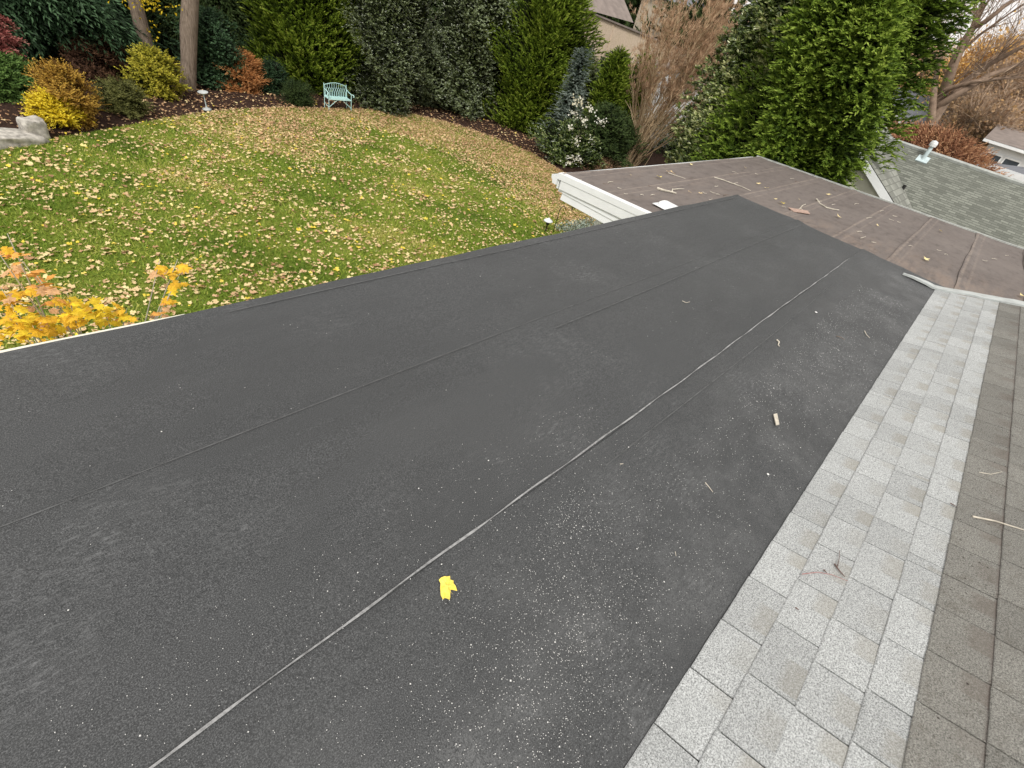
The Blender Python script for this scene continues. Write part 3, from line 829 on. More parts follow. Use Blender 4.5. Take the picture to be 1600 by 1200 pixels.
for i in range(len(edges_y) - 1):
    ya, yb = edges_y[i], edges_y[i + 1]
    rg = np.random.default_rng(200 + i)
    ph = rg.uniform(0, 6.28, 4)
    prof_ = [(0.0, -0.004), (-0.001, 0.014), (-0.04, 0.016), (-0.10, 0.013), (-0.13, 0.004)] + [(-(ya - yb) * q, 0.002) for q in (0.3, 0.5, 0.7, 0.9)] + [(-(ya - yb) - 0.07, -0.003)]
    nxs = 60
    V = []
    for a_ in range(nxs):
        x_ = BX0 + 0.005 + (BX1 - BX0 - 0.02) * a_ / (nxs - 1)
        for j, (dy, dz) in enumerate(prof_):
            V.append((x_, dy + 0.012 * math.sin(x_ * 1.3 + ph[0]) + 0.006 * math.sin(x_ * 4 + ph[1]),
                      zbrown(ya + dy) + dz + 0.004 * math.sin(x_ * 1.9 + j + ph[2]) + (0.012 if i in (3, 4, 5) else 0) * math.exp(-((x_ - 14.6) / 0.5) ** 2)))
    m_ = len(prof_)
    F = [(a_ * m_ + j, (a_ + 1) * m_ + j, (a_ + 1) * m_ + j + 1, a_ * m_ + j + 1) for a_ in range(nxs - 1) for j in range(m_ - 1)]
    me = bpy.data.meshes.new('brown_roof_sheet'); me.from_pydata(V, [], F); me.update()
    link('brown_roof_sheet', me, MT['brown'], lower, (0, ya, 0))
# metal edges round the brown roof
def slope_bar(mb, x0, x1, y0, y1, up0, up1):
    prism_yz(mb, x0, x1, [(y0, zbrown(y0) + up0), (y1, zbrown(y1) + up0), (y1, zbrown(y1) + up1), (y0, zbrown(y0) + up1)])
mb = MB(); slope_bar(mb, BX0 - 0.03, BX0 + 0.10, 4.78, 2.3, 0.018, -0.03); slope_bar(mb, BX0 - 0.03, BX0 - 0.01, 4.78, 2.3, -0.03, -0.075)
mb.build('rake_drip_edge', MT['white'], house)
mb = MB(); slope_bar(mb, BX1 - 0.07, BX1 + 0.02, 4.78, BY0, 0.026, -0.06)
mb.build('rake_drip_edge', MT['edge_metal'], house)['label'] = 'grey metal edge at the far end of the brown roof'
mb = MB(); slope_bar(mb, BX0 - 0.022, BX0 + 0.03, 4.70, 2.3, -0.08, -0.21)
mb.build('rake_board', MT['white'], house)
mb = MB(); mb.box(BX0 - 0.0, BX1 - 0.05, 4.741, 4.77, BR0 - 0.22, BR0 - 0.035)
mb.build('fascia', MT['white'], house)['label'] = 'white fascia board at the brown roof eave'
# gutter with an end profile
gy0, gz = 4.773, BR0 - 0.05
prof_g = [(0, 0), (0, -0.12), (0.085, -0.12), (0.10, -0.07), (0.128, -0.045), (0.132, 0.0), (0.122, 0.0), (0.118, -0.04), (0.09, -0.065), (0.078, -0.11), (0.01, -0.11), (0.01, 0)]
mb = MB(); prism_yz(mb, BX0 - 0.02, BX1 + 0.02, [(gy0 + a_, gz + b_) for a_, b_ in prof_g]); 
prism_yz(mb, BX0 - 0.024, BX0 - 0.02, [(gy0 + a_, gz + b_) for a_, b_ in prof_g[:6]])
mb.build('gutter', MT['white'], house)
mb = MB(); mb.box(8.9, 15.5, -5.0, 4.0, 0, BR0 - 0.24)
wl = mb.build('wall', MT['white_siding'], house)
wl['label'] = 'white sided wall under the brown roof'
# boxed gable overhang: three level clapboards under the sloping rake board
for i in range(2):
    zt = 3.50 - i * 0.105
    mb = MB(); mb.add([(6.762 - 0.014, 2.3, zt - 0.105), (6.762 - 0.014, 4.63, zt - 0.10), (6.762, 4.63, zt), (6.762, 2.3, zt), (6.80, 2.3, zt - 0.10), (6.80, 4.63, zt - 0.10), (6.80, 4.63, zt), (6.80, 2.3, zt)],
                      [(0, 1, 2, 3), (0, 4, 5, 1), (3, 2, 6, 7), (1, 5, 6, 2), (0, 3, 7, 4), (4, 7, 6, 5)])
    mb.build('clapboard', MT['white_siding'], wl)
mb = MB(); mb.box(6.81, 8.0, 2.3, 4.61, 3.30, 3.44); mb.build('soffit_box', MT['white'], house)
mb = MB(); mb.box(7.0, 7.12, 3.9, 4.02, 0, 3.31); mb.build('porch_post', MT['white'], house)
mb = MB()
for i in range(22):
    z_ = 0.1 + i * 0.15
    mb.add([(8.9, 4.04, z_), (15.5, 4.04, z_), (15.5, 4.005, z_ + 0.15), (8.9, 4.005, z_ + 0.15), (8.9, 4.003, z_), (15.5, 4.003, z_)], [(0, 1, 2, 3), (0, 4, 5, 1)])
tag(mb.build('siding', MT['white_siding'], house), kind='stuff')

# --- shingle slope
def slab(mb, pts, th):
    n = len(pts)
    mb.add([tuple(p) for p in pts] + [(p[0], p[1], p[2] - th) for p in pts], [tuple(range(n)), tuple(range(2 * n - 1, n - 1, -1))] + [(i, (i + 1) % n, n + (i + 1) % n, n + i) for i in range(n)])
mb = MB()
XS0, XS1 = -5.0, 7.66
slab(mb, [(XS0, ye(XS0) - 0.012, zsh(XS0, ye(XS0) - 0.012) - 0.010), (XS1, ye(XS1) - 0.012, zsh(XS1, ye(XS1) - 0.012) - 0.010), (XS1, -5.8, zsh(XS1, -5.8) - 0.012), (XS0, -5.8, zsh(XS0, -5.8) - 0.012)], 0.16)
sroof = mb.build('shingle_roof', MT['tar'], house)
cs = 1 / math.sqrt(1 + PIT * PIT)
slope_ax = Vector((0, -cs, PIT * cs))            # up the slope
edge_dir = Vector((1, -0.015, 0.0)).normalized()
nrm_ = edge_dir.cross(slope_ax).normalized()
if nrm_.z < 0: nrm_ = -nrm_
courses = [0.0, 0.150, 0.302, 0.462, 0.590, 0.770, 0.945, 1.12, 1.295, 1.47, 1.645]
def tab_mesh(wd, ht, th, seed):
    """one tab: x along the course, y from the top (0) down to the butt (ht) - bevelled, slightly uneven butt"""
    rg = random.Random(seed)
    nx_ = 6
    V = []
    for i in range(nx_ + 1):
        x_ = wd * i / nx_
        yb_ = -0.0008 + rg.uniform(-0.0008, 0.0008)
        V += [(x_, yb_, 0.0), (x_, yb_, th), (x_, yb_ + 0.004, th + 0.0015), (x_, ht, 0.0022), (x_, ht, -0.003)]
    F = []
    for i in range(nx_):
        for j in range(4):
            F.append((i * 5 + j, (i + 1) * 5 + j, (i + 1) * 5 + j + 1, i * 5 + j + 1))
    F.append((0, 1, 2, 3, 4)); F.append(tuple(nx_ * 5 + j for j in (4, 3, 2, 1, 0)))
    me = bpy.data.meshes.new('shingle'); me.from_pydata(V, [], F); me.update()
    bm = bmesh.new(); bm.from_mesh(me); bmesh.ops.recalc_face_normals(bm, faces=bm.faces); bm.to_mesh(me); bm.free()
    return me
tabs = {}
basis = Matrix((edge_dir, slope_ax, nrm_)).transposed().to_4x4()
def tab_obj(ci, x_, wd, old, join=None):
    s0 = courses[ci]; s1 = courses[ci + 1]
    ht = s1 - s0 + 0.012
    wq = round(wd, 2)
    key = (ci, wq, old, random.randrange(2))
    if key not in tabs:
        me = tab_mesh(wq - 0.0062, ht, 0.0055 if old else 0.0045, hash((ci, int(wq * 100), key[3])) & 0xffff)
        me.materials.append(MT['old_sh' if old else 'new_sh'])
        tabs[key] = me
    o = bpy.data.objects.new('shingle', tabs[key])
    C.objects.link(o)
    p = Vector((x_, ye(x_), ZB)) + slope_ax * s0 + nrm_ * (0.001 + 0.0006 * (ci % 2))
    lift = random.uniform(0, 0.0015) + (0.0015 if old else 0)
    rot = Matrix.Rotation(random.uniform(-0.0025, 0.0025) * (1 if ci else 0.2), 4, 'Z')
    o.matrix_world = Matrix.Translation(p + nrm_ * lift) @ basis @ rot
    o.parent = sroof
    return o
count = 0
for ci in range(8):
    old = ci >= 4
    x_ = -0.55 + [0.0, 0.13, 0.04, 0.2, 0.1, 0.24, 0.06, 0.18, 0.02, 0.12][ci]
    while x_ < XS1 - 0.02:
        wd = random.choice([0.24, 0.26, 0.27, 0.28, 0.25, 0.22])
        if random.random() < 0.06: wd = 0.06
        wd = min(wd, round(XS1 - x_, 2))
        if wd < 0.04: break
        tab_obj(ci, x_, wd, old)
        count += 1
        x_ += wd
# further shingles, too small a share of the picture to lift one by one
mbn = MB(); mbo = MB()
def add_tab(mb, s0, ht, x_, wd, th):
    p0 = Vector((x_, ye(x_), ZB)) + slope_ax * s0
    a_ = edge_dir * (wd - 0.005)
    vs = [p0 + nrm_ * 0.001, p0 + a_ + nrm_ * 0.001, p0 + a_ + nrm_ * (th + 0.002), p0 + nrm_ * (th + 0.002), p0 + slope_ax * ht + nrm_ * 0.003, p0 + slope_ax * ht + a_ + nrm_ * 0.003]
    mb.add(vs, [(0, 1, 2, 3), (3, 2, 5, 4), (0, 3, 4), (1, 5, 2)])
for ci in range(4):
    x_ = -5.0
    while x_ < -0.9:
        add_tab(mbn, courses[ci], courses[ci + 1] - courses[ci] + 0.01, x_, 0.3, 0.005); x_ += 0.3
for ci in range(4, 32):
    s0 = courses[ci] if ci < 11 else courses[10] + (ci - 10) * 0.17
    x_ = -5.0 + (ci * 0.13) % 0.3
    while x_ < (XS1 - 0.3 if ci >= 8 else -0.9):
        add_tab(mbo, s0, 0.18, x_, 0.3, 0.005); x_ += 0.3
def stuffsh(mb, m, lab):
    o = mb.build('shingle_field', m, sroof); o['kind'] = 'stuff'; o['label'] = lab
stuffsh(mbn, MT['new_sh'], 'new pale shingles behind the viewer')
stuffsh(mbo, MT['old_sh'], 'old weathered shingles higher up the slope')

# rake flashing at the far end of the shingle slope: a bent, slightly buckled strip
V = []; F = []
ns = 40
for i in range(ns):
    u = i / (ns - 1)
    y_ = 0.03 - 3.4 * u
    bz = (ZB + 0.020 if y_ > ye(7.7) else zsh(7.7, y_) + 0.016)
    bz = max(bz, ZB + 0.015) + 0.004 * math.sin(i * 1.1) + 0.002 * math.sin(i * 2.7)
    wdt = min(1.0, 0.08 + u * 6.5)
    xa = 7.66 + 0.01 * math.sin(i * 0.9); xb = xa + 0.02; xc = xa + 0.19 * wdt
    V += [(xa, y_, bz - 0.010), (xa, y_, bz + 0.012), (xb, y_, bz + 0.013), (xc, y_, bz + 0.008 + 0.006 * math.sin(i * 0.7)), (xc + 0.006, y_, bz - 0.012)]
for i in range(ns - 1):
    for j in range(4):
        F.append((i * 5 + j, (i + 1) * 5 + j, (i + 1) * 5 + j + 1, i * 5 + j + 1))
me = bpy.data.meshes.new('rake_flashing'); me.from_pydata(V, [], F); me.update()
link('rake_flashing', me, MT['flash'], house)
mb = MB(); mb.box(7.5, 7.82, -5.8, ye(7.7), 3.7, ZB - 0.02)
mb.build('rake_wall', MT['tar'], house)

# ================================================================== DEBRIS ON THE ROOFS
# loose white granules (too many to count)
ng = 5200
c1 = rng.uniform(0, 1, ng)
gx = np.concatenate([rng.normal(1.32, 0.12, 300), rng.normal(1.05, 0.25, 400), rng.normal(0.85, 0.3, 1600), rng.uniform(0, 6.5, 3600), rng.uniform(-0.3, 2.0, 1500)])
gyy = np.concatenate([rng.normal(0.42, 0.07, 300), rng.normal(0.30, 0.10, 400), rng.normal(0.03, 0.15, 1600), 0.3 - np.abs(rng.normal(0, 0.35, 3600)), rng.uniform(-0.2, 0.9, 1500)])
ok = (gyy > ye(gx) + 0.02) & (gyy < 2.3)
gx, gyy = gx[ok], gyy[ok]
xx = rng.uniform(-0.3, 5, 260); yy = rng.uniform(0.6, 2.3, 260)
gx = np.concatenate([gx, xx]); gyy = np.concatenate([gyy, yy])
n_ = len(gx)
sz = rng.uniform(0.0007, 0.0018, n_) * (1 + (rng.uniform(0, 1, n_) < 0.04) * 0.9)
octa = np.array([(1, 0, 0), (0, 1, 0), (-1, 0, 0), (0, -1, 0), (0, 0, 1), (0, 0, -1)], float)
V = (octa[None] * sz[:, None, None] * rng.uniform(0.6, 1.4, (n_, 6, 1))) + np.stack([gx, gyy, ZB + 0.0022 + np.where((gyy > 0.45) & (gyy < 0.6), 0.008, 0) + sz], 1)[:, None, :]
Fo = np.array([(0, 1, 4), (1, 2, 4), (2, 3, 4), (3, 0, 4), (1, 0, 5), (2, 1, 5), (3, 2, 5), (0, 3, 5)])
F = (np.arange(n_)[:, None, None] * 6 + Fo[None]).reshape(-1, 3)
tag(link('loose_granules', np_mesh('loose_granules', V.reshape(-1, 3), F), MT['mat_dry']),
    'fine pale granules scattered over the dark roof, thickest beside the shingles', 'granules', kind='stuff')

# the yellow leaf on the dark roof: outline laid on the roof, curled a little
g = N('yellow_maple_leaf')
f = g.noise(60, 3); f2 = g.noise(300, 2)
col = g.ramp(f, [(0.3, (0.78, 0.60, 0.08)), (0.65, (0.86, 0.70, 0.14))])
col = g.mix(g.ramp(f2, [(0.70, 0.0), (0.75, 0.8)]), col, (0.35, 0.28, 0.05))
MT['yleaf'] = g.done(col, 0.6, 0.3)
ol = [(410, 512), (428, 497), (455, 488), (470, 489), (495, 480), (497, 505), (522, 515), (520, 537), (535, 560), (547, 600), (525, 592), (500, 583), (497, 615), (497, 640), (490, 662), (470, 655), (452, 652), (440, 662), (425, 625), (422, 570), (424, 535)]
pts = [at(600 + a_ / 4.8, 800 + b_ / 4.8, ZB + 0.012) for a_, b_ in ol]
cen = sum(pts, Vector()) / len(pts)
base = cen.copy(); mb = MB()
vs = [p - base for p in pts]
inner = [v * 0.5 for v in vs]
for i, v in enumerate(vs): v.z = 0.005 + 0.004 * math.sin(i * 0.9)
for i, v in enumerate(inner): v.z = 0.004 + 0.002 * math.sin(i * 2.1)
n = len(vs)
mb.add([*vs, *inner, Vector((0, 0, 0.007))], [(i, (i + 1) % n, n + (i + 1) % n, n + i) for i in range(n)] + [(n + i, n + (i + 1) % n, 2 * n) for i in range(n)])
lf = mb.build('maple_leaf', MT['yleaf'], None, False, (base.x, base.y, ZB + 0.010))
tag(lf, 'bright yellow maple leaf lying alone on the dark flat roof', 'leaf')
mb = MB(); mb.tube([(0, 0, 0.008), (-0.004, -0.012, 0.010), (-0.003, -0.030, 0.007)], [0.0005, 0.0005, 0.0004], 5)
mb.tube([(-0.002, 0.012, 0.0085), (0.010, 0.002, 0.0080), (0.020, -0.010, 0.0065)], 0.0004, 4); mb.tube([(-0.004, 0.014, 0.0085), (0.004, 0.020, 0.0075)], 0.0004, 4)
mb.build('midrib', simple('leaf_vein', (0.55, 0.42, 0.10), 0.7, 0.1, 30), lf)

def twig_obj(pts, r_, mat, label, group=None, name='twig', branches=()):
    p0 = Vector(pts[0])
    mb = MB()
    q = [Vector(p) - p0 for p in pts]
    mb.tube(q, [r_ * (1 - 0.5 * i / max(1, len(q) - 1)) for i in range(len(q))], 6)
    for b in branches:
        bb = [Vector(p) - p0 for p in b]
        mb.tube(bb, [r_ * 0.6, *[r_ * 0.35] * (len(bb) - 1)], 5)
    return tag(mb.build(name, mat, None, False, p0), label, name, group)
def on(z): return lambda px, py: at(px, py, z)
k1 = on(ZB + 0.009)
twig_obj([k1(1066, 470), k1(1072, 473), k1(1078, 471.5)], 0.003, MT['twig'], 'tiny bent pale twig, farthest one on the dark roof above the chalky seam', None)
twig_obj([k1(1214, 531), k1(1217.5, 534), k1(1216, 539), k1(1218, 541)], 0.006, MT['twig'], 'short curled tan twig just below the chalky seam', None)
twig_obj([k1(1102, 754), k1(1108, 761), k1(1114, 769)], 0.0028, MT['twig'], 'thin straight pale stick on the dark roof between leaf and shingles', None)
twig_obj([k1(1351, 517), k1(1354, 523), k1(1359, 528)], 0.004, MT['twig'], 'small bent twig on dark roof close to the far shingles', None)
twig_obj([k1(1307, 525), k1(1314, 527), k1(1320, 531)], 0.004, MT['bark'], 'grey-brown twig lying left of the bent twig near the far shingles', None)
twig_obj([k1(969, 725), k1(974, 724.6)], 0.0025, MT['twig'], 'tiny pale splinter on the dark roof below the seam middle', None)
twig_obj([k1(1055, 862), k1(1056.5, 869)], 0.0015, MT['twig'], 'very small upright-looking splinter near the pale shingles', None)
p = [k1(1208, 648), k1(1213, 647.5), k1(1217, 664), k1(1211.5, 665.5)]
c0 = sum(p, Vector()) / 4
mb = MB(); slab(mb, [v - c0 + Vector((0, 0, 0.006 + 0.004 * (i % 2))) for i, v in enumerate(p)], 0.006)
tag(mb.build('wood_chip', MT['twig'], None, False, c0), 'flat pale wood chip on the dark roof beside the shingles', 'wood chip')
for px, py, s_, lab in ((1200, 741, 0.007, 'small round white pebble on the dark roof right of the stick'), (1275, 488, 0.012, 'white speck of bird dropping near the far end of seam')):
    c0 = k1(px, py); mb = MB(); mb.lathe([(0.0001, -0.002), (s_, 0.0), (s_ * 0.9, s_ * 0.35), (0.0001, s_ * 0.55)], 9)
    tag(mb.build('pebble', MT['mat_dry'], None, True, c0), lab, 'pebble')

def shp(px, py, up=0.014):
    """point on the shingle slope seen at a pixel"""
    v = ray(px, py)
    # z = ZB + PIT*(ye(x) - y)
    t = (ZB + PIT * -0.235 + up - EYE) / (v.z + PIT * (0.015 * v.x + v.y))
    return Vector((0, 0, EYE)) + v * t
twig_obj([shp(1520, 807), shp(1555, 814), shp(1603, 829)], 0.005, MT['twig'], 'long straight tan stick lying across the old weathered shingles', None, 'stick')
twig_obj([shp(1530, 738), shp(1548, 741), shp(1566, 737)], 0.0022, MT['twig'], 'thin pale curved twig on the old shingles above the long stick', None)
twig_obj([shp(1304, 881), shp(1312, 892), shp(1320, 901)], 0.0035, MT['twig_dark'], 'dark forked twig on the pale shingles', None, branches=[[shp(1308, 886), shp(1311, 874), shp(1312, 860)]])
twig_obj([shp(1253, 897), shp(1278, 894), shp(1300, 898), shp(1325, 908)], 0.0016, MT['twig_red'], 'thin reddish leaf stalk crossing the pale shingles', None, 'stalk')
twig_obj([shp(1287, 890), shp(1292, 895)], 0.003, MT['twig_dark'], 'tiny dark twig chip beside the forked twig', None)
twig_obj([shp(1243, 949), shp(1248, 953)], 0.003, MT['twig_dark'], 'small dark seed-like chip on the lower pale shingles', None)
twig_obj([shp(1485, 786), shp(1495, 792)], 0.003, MT['twig_dark'], 'dark scrap at the joint of new and old shingles', None)

# brown roof debris
def brp(px, py, up=0.02):
    v = ray(px, py)
    t = (BR0 + BRS * 4.75 + up - EYE) / (v.z + BRS * v.y)
    return Vector((0, 0, EYE)) + v * t
twig_obj([brp(1027, 294), brp(1036, 297), brp(1050, 300), brp(1057, 302)], 0.022, MT['twig'], 'thick pale broken stick on the brown roof near its left edge', None, 'stick', branches=[[brp(1050, 300), brp(1051, 295)]])
twig_obj([brp(1051, 296), brp(1061, 295), brp(1069, 295)], 0.010, MT['twig'], 'pale twig touching the thick broken stick', None)
twig_obj([brp(1276, 311), brp(1281, 318), brp(1291, 324), brp(1303, 327), brp(1311, 328)], 0.015, MT['twig'], 'long curved pale branch on the brown roof centre', None, 'branch')
twig_obj([brp(1116, 277), brp(1130, 281), brp(1146, 287), brp(1158, 291), brp(1173, 298)], 0.010, MT['twig'], 'long straight brittle twig across the first brown seams', None, branches=[[brp(1146, 287), brp(1153, 285)]])
twig_obj([brp(1249, 327), brp(1254, 321), brp(1259, 319)], 0.012, MT['twig'], 'y-shaped pale twig on the third brown panel', None, branches=[[brp(1250, 325), brp(1256, 329)]])
twig_obj([brp(1044, 270), brp(1056, 274), brp(1071, 279)], 0.007, MT['twig'], 'thin twig beside the orange leaf near the back eave', None)
rt = random.Random(3)
allb = [(906, 281, 3), (942, 287, 9), (950, 285, 8), (965, 293, 6), (975, 302, 6), (1001, 304, 5), (1017, 305, 6), (1013, 290, 4), (1138, 272, 8), (1144, 268, 9), (1180, 271, 5), (1235, 279, 6), (1242, 283, 5),
        (1098, 300, 6), (1110, 299, 8), (1119, 303, 6), (1131, 305, 7), (1108, 312, 5), (1117, 291, 5), (1294, 303, 6), (1302, 296, 7), (1335, 319, 7), (1354, 341, 9), (1373, 333, 5), (1389, 342, 8), (1395, 337, 7),
        (1402, 346, 5), (1375, 330, 6), (1420, 384, 6), (1345, 372, 8), (1362, 378, 7), (1464, 390, 8), (1535, 406, 8), (1550, 404, 8), (1571, 399, 5), (1476, 397, 5), (1278, 315, 6), (1300, 320, 5), (1340, 362, 7), (1222, 322, 6)]
for px, py, ln in allb:
    a_ = rt.uniform(-0.7, 0.9)
    p = [brp(px, py), brp(px + ln * .5, py + ln * .5 * a_ * .5 + rt.uniform(-1, 1)), brp(px + ln, py + ln * a_ * 0.5)]
    twig_obj(p, rt.uniform(0.004, 0.008), MT['twig'] if rt.random() < .8 else MT['bark'], 'small pale twig scattered on the brown roof', 'small twigs on the brown roof')
ylf = []
for v in range(3):
    rg = np.random.default_rng(90 + v)
    me = flat_leaves('dry_leaf', np.zeros(1), np.zeros(1), np.zeros(1), np.ones(1), np.array([[0.97, 0.8, 0.62][v]]), rg)
    me.materials.append(LM['litter']); ylf.append(me)
def roof_leaf(px, py, s_, v, label, group=None):
    p = brp(px, py, 0.03)
    o = bpy.data.objects.new('leaf', ylf[v]); C.objects.link(o)
    s_ *= 0.8; o.location = p; o.scale = (s_, s_ * 0.7, s_); o.rotation_euler = (0, 0, rt.uniform(0, 6)); tag(o, label, 'leaf', group)
roof_leaf(1029, 276, 0.16, 0, 'yellow leaf on brown roof just below the back eave twig')
roof_leaf(1043, 268, 0.20, 2, 'orange-brown leaf pair against the back of the brown roof')
roof_leaf(1051, 270, 0.18, 2, 'rust leaf next to the orange-brown leaf on brown roof')
roof_leaf(1447, 405, 0.17, 0, 'yellow leaf lying on the brown roof near the dark roof corner')
roof_leaf(1597, 462, 0.16, 0, 'yellow leaf on the brown roof beside the flashing at picture edge')
roof_leaf(1310, 338, 0.16, 1, 'pale yellow leaf below the long curved branch')
roof_leaf(1221, 317, 0.17, 0, 'yellow leaf where the dark roof meets the brown roof')
roof_leaf(1294, 304, 0.13, 1, 'cream leaf above the long curved branch')
for px, py, s_, v in ((1080, 257, .12, 0), (1164, 262, .12, 1), (1185, 287, .14, 1), (1198, 294, .15, 1), (1095, 302, .12, 2), (1470, 361, .12, 1), (1371, 352, .1, 1), (1078, 300, .1, 2), (1212, 311, .09, 1), (1248, 311, .09, 1), (985, 273, .07, 1)):
    roof_leaf(px, py, s_, v, 'small dry leaf scattered on the brown roof', 'small leaves on the brown roof')
p = brp(1252, 331)
mb = MB(); q = [brp(1232, 324, 0.03) - p, brp(1262, 329, 0.035) - p, brp(1266, 334, 0.03) - p, brp(1240, 330, 0.025) - p]; slab(mb, q, 0.01)
tag(mb.build('bark_piece', simple('pink_bark', (0.38, 0.27, 0.22), 0.9, 0.25, 20), None, False, p), 'flat pinkish piece of bark on the brown roof', 'bark')
# white metal vent cap half hidden by the dark roof's edge
c0 = Vector((7.40, 3.10, zbrown(3.1) + 0.018))
vent = empty('roof_vent', c0, 'white curved metal vent cap on the brown roof behind the dark edge', 'vent', None, rad(-4))
mb = MB(); mb.box(-0.17, 0.17, -0.40, 0.20, 0, 0.008); mb.build('base_plate', MT['white'], vent)
mb = MB()
arc = [(-0.13, 0.0), (-0.12, 0.035), (-0.08, 0.055), (0, 0.065), (0.08, 0.055), (0.12, 0.035), (0.13, 0.0)]
vs = []
for y_, s_ in ((0.16, 0.65), (0.12, 1.0), (-0.38, 1.0)):
    vs += [(a_ * s_, y_, 0.008 + b_ * s_) for a_, b_ in arc]
m_ = len(arc)
mb.add(vs, [(i * m_ + j, i * m_ + j + 1, (i + 1) * m_ + j + 1, (i + 1) * m_ + j) for i in range(2) for j in range(m_ - 1)] + [tuple(range(m_)), tuple(2 * m_ + j for j in range(m_ - 1, -1, -1))])
mb.build('hood', MT['white'], vent)

# ================================================================== BENCH, BIRD BATH AND OTHER GARDEN THINGS
bc = (at(514, 173, 0.02) + at(548.5, 175, 0.02)) / 2
bdir = at(548.5, 175, 0.02) - at(514, 173, 0.02)
bench = empty('garden_bench', (bc.x, bc.y, 0.03), 'small mint green metal garden bench with lattice back at the hedge', 'bench', None, math.atan2(bdir.y, bdir.x))
W2 = 0.49; r_ = 0.013
for sx in (-1, 1):
    for yy_, zt in ((0, 0.64), (0.40, 0.9)):
        mb = MB(); mb.tube([(sx * W2, yy_, 0), (sx * W2, yy_, 0.42), (sx * W2 * (1.0 if yy_ == 0 else 0.99), yy_ + (0.06 if yy_ else 0), zt)], 0.014, 6); mb.build('leg', MT['mint'], bench)
    # scrolled arm
    pts = [(sx * W2, 0.44, 0.72), (sx * W2, 0.2, 0.67), (sx * W2, 0.0, 0.64)]
    scr = []
    for i in range(9):
        a_ = math.pi * 0.5 - i * 0.5
        scr.append((sx * (W2 + 0.05 + 0.055 * math.sin(i * 0.2)) , -0.02 - 0.055 * math.cos(a_), 0.60 + 0.05 * math.sin(a_)))
    pts += scr
    mb = MB(); mb.tube(pts, 0.016, 6); mb.build('armrest', MT['mint'], bench)
    mb = MB(); mb.tube([(sx * W2, 0.0, 0.12), (sx * 0.12, 0.02, 0.40)], 0.011, 5); mb.build('brace', MT['mint'], bench)
    mb = MB(); mb.tube([(sx * W2, 0.0, 0.12), (sx * W2, 0.4, 0.20)], 0.010, 5); mb.build('brace', MT['mint'], bench)
mb = MB(); mb.box(-W2, W2, -0.012, 0.0, 0.405, 0.44)
mb.box(-W2, W2, 0.40, 0.412, 0.405, 0.44); mb.box(-W2, -W2 + 0.012, 0, 0.40, 0.406, 0.439); mb.box(W2 - 0.012, W2, 0, 0.40, 0.406, 0.439)
mb.build('seat_frame', MT['mint'], bench)
sl = MB(); sl.box(-W2 + 0.012, W2 - 0.012, 0, 0.042, 0, 0.012); slm = sl.mesh('seat_slat'); slm.materials.append(MT['mint'])
for i in range(7):
    o = bpy.data.objects.new('seat_slat', slm); C.objects.link(o); o.parent = bench; o.location = (0, 0.008 + i * 0.056, 0.428)
br_ = MB(); top = []
for i in range(21):
    u = -1 + i / 10
    top.append((u * W2, 0.46, 0.83 + 0.10 * (1 - abs(u) ** 1.6)))
br_.tube(top, 0.013, 6); br_.tube([(-W2, 0.41, 0.44), (W2, 0.41, 0.44)], 0.01, 6)
fr = br_.build('backrest', MT['mint'], bench)
for i in range(10):
    u = -0.9 + i * 0.2
    x_ = u * W2
    ww = 0.2 * W2
    zt = 0.83 + 0.10 * (1 - abs(u) ** 1.6)
    for s_ in (-1, 1):
        x2 = max(-W2, min(W2, x_ + s_ * ww))
        mb = MB(); mb.tube([(x_ + s_ * 0.012, 0.412, 0.44), (x_ + s_ * 0.012, 0.425, 0.60), (x_ + s_ * ww * 0.45, 0.435, 0.68), (x2, 0.45, 0.76), (x2, 0.458, min(zt, 0.83 + 0.10 * (1 - min(1, abs(x2 / W2)) ** 1.6)))], 0.008, 4)
        mb.build('back_wire', MT['mint'], fr)

p = at(323.5, 171, 0.08)
bb = empty('bird_bath', (p.x, p.y, 0.08), 'small pale bird bath with shallow bowl on a thin stem in the left bed', 'bird bath')
bb.scale = (0.72, 0.72, 0.85)
bb.rotation_euler = (rad(4), rad(-7), 0)
mb = MB(); mb.lathe([(0.001, 0), (0.19, 0), (0.20, 0.02), (0.10, 0.045), (0.04, 0.08), (0.001, 0.08)], 18); mb.build('base', MT['flash'], bb, True)
mb = MB(); mb.lathe([(0.03, 0.06), (0.022, 0.15), (0.02, 0.50), (0.04, 0.56)], 12); mb.build('stem', MT['galv'], bb, True)
mb = MB(); mb.lathe([(0.001, 0.55), (0.08, 0.555), (0.17, 0.60), (0.215, 0.64), (0.225, 0.65), (0.205, 0.645), (0.15, 0.605), (0.001, 0.585)], 20); mb.build('bowl', MT['flash'], bb, True)

def boulder(label, cen, sx, sy, sz, rz, seed):
    rg = random.Random(seed)
    bm = bmesh.new(); bmesh.ops.create_icosphere(bm, subdivisions=4, radius=1)
    ph = [rg.uniform(0, 6) for _ in range(6)]
    for v in bm.verts:
        c_ = v.co
        k = 1 + 0.10 * math.sin(c_.x * 3 + ph[0]) * math.sin(c_.y * 2.6 + ph[1]) + 0.06 * math.sin(c_.z * 6 + c_.x * 4 + ph[2]) + 0.05 * abs(math.sin(c_.x * 7 + c_.y * 9 + ph[3])) - 0.04 * abs(math.sin(c_.z * 9 + c_.y * 5 + ph[4]))
        c_ = Vector((max(-0.85, min(0.85, c_.x * 1.1)), max(-.8, min(.8, c_.y * 1.15)), max(-0.5, min(0.72, c_.z)))) * k
        v.co = Vector((c_.x * sx, c_.y * sy, c_.z * sz))
    me = bpy.data.meshes.new('boulder'); bm.to_mesh(me); bm.free()
    for pl in me.polygons: pl.use_smooth = True
    o = link('boulder', me, MT['stone'], None, cen); o.rotation_euler = (0.05, 0.08, rz)
    return tag(o, label, 'boulder')
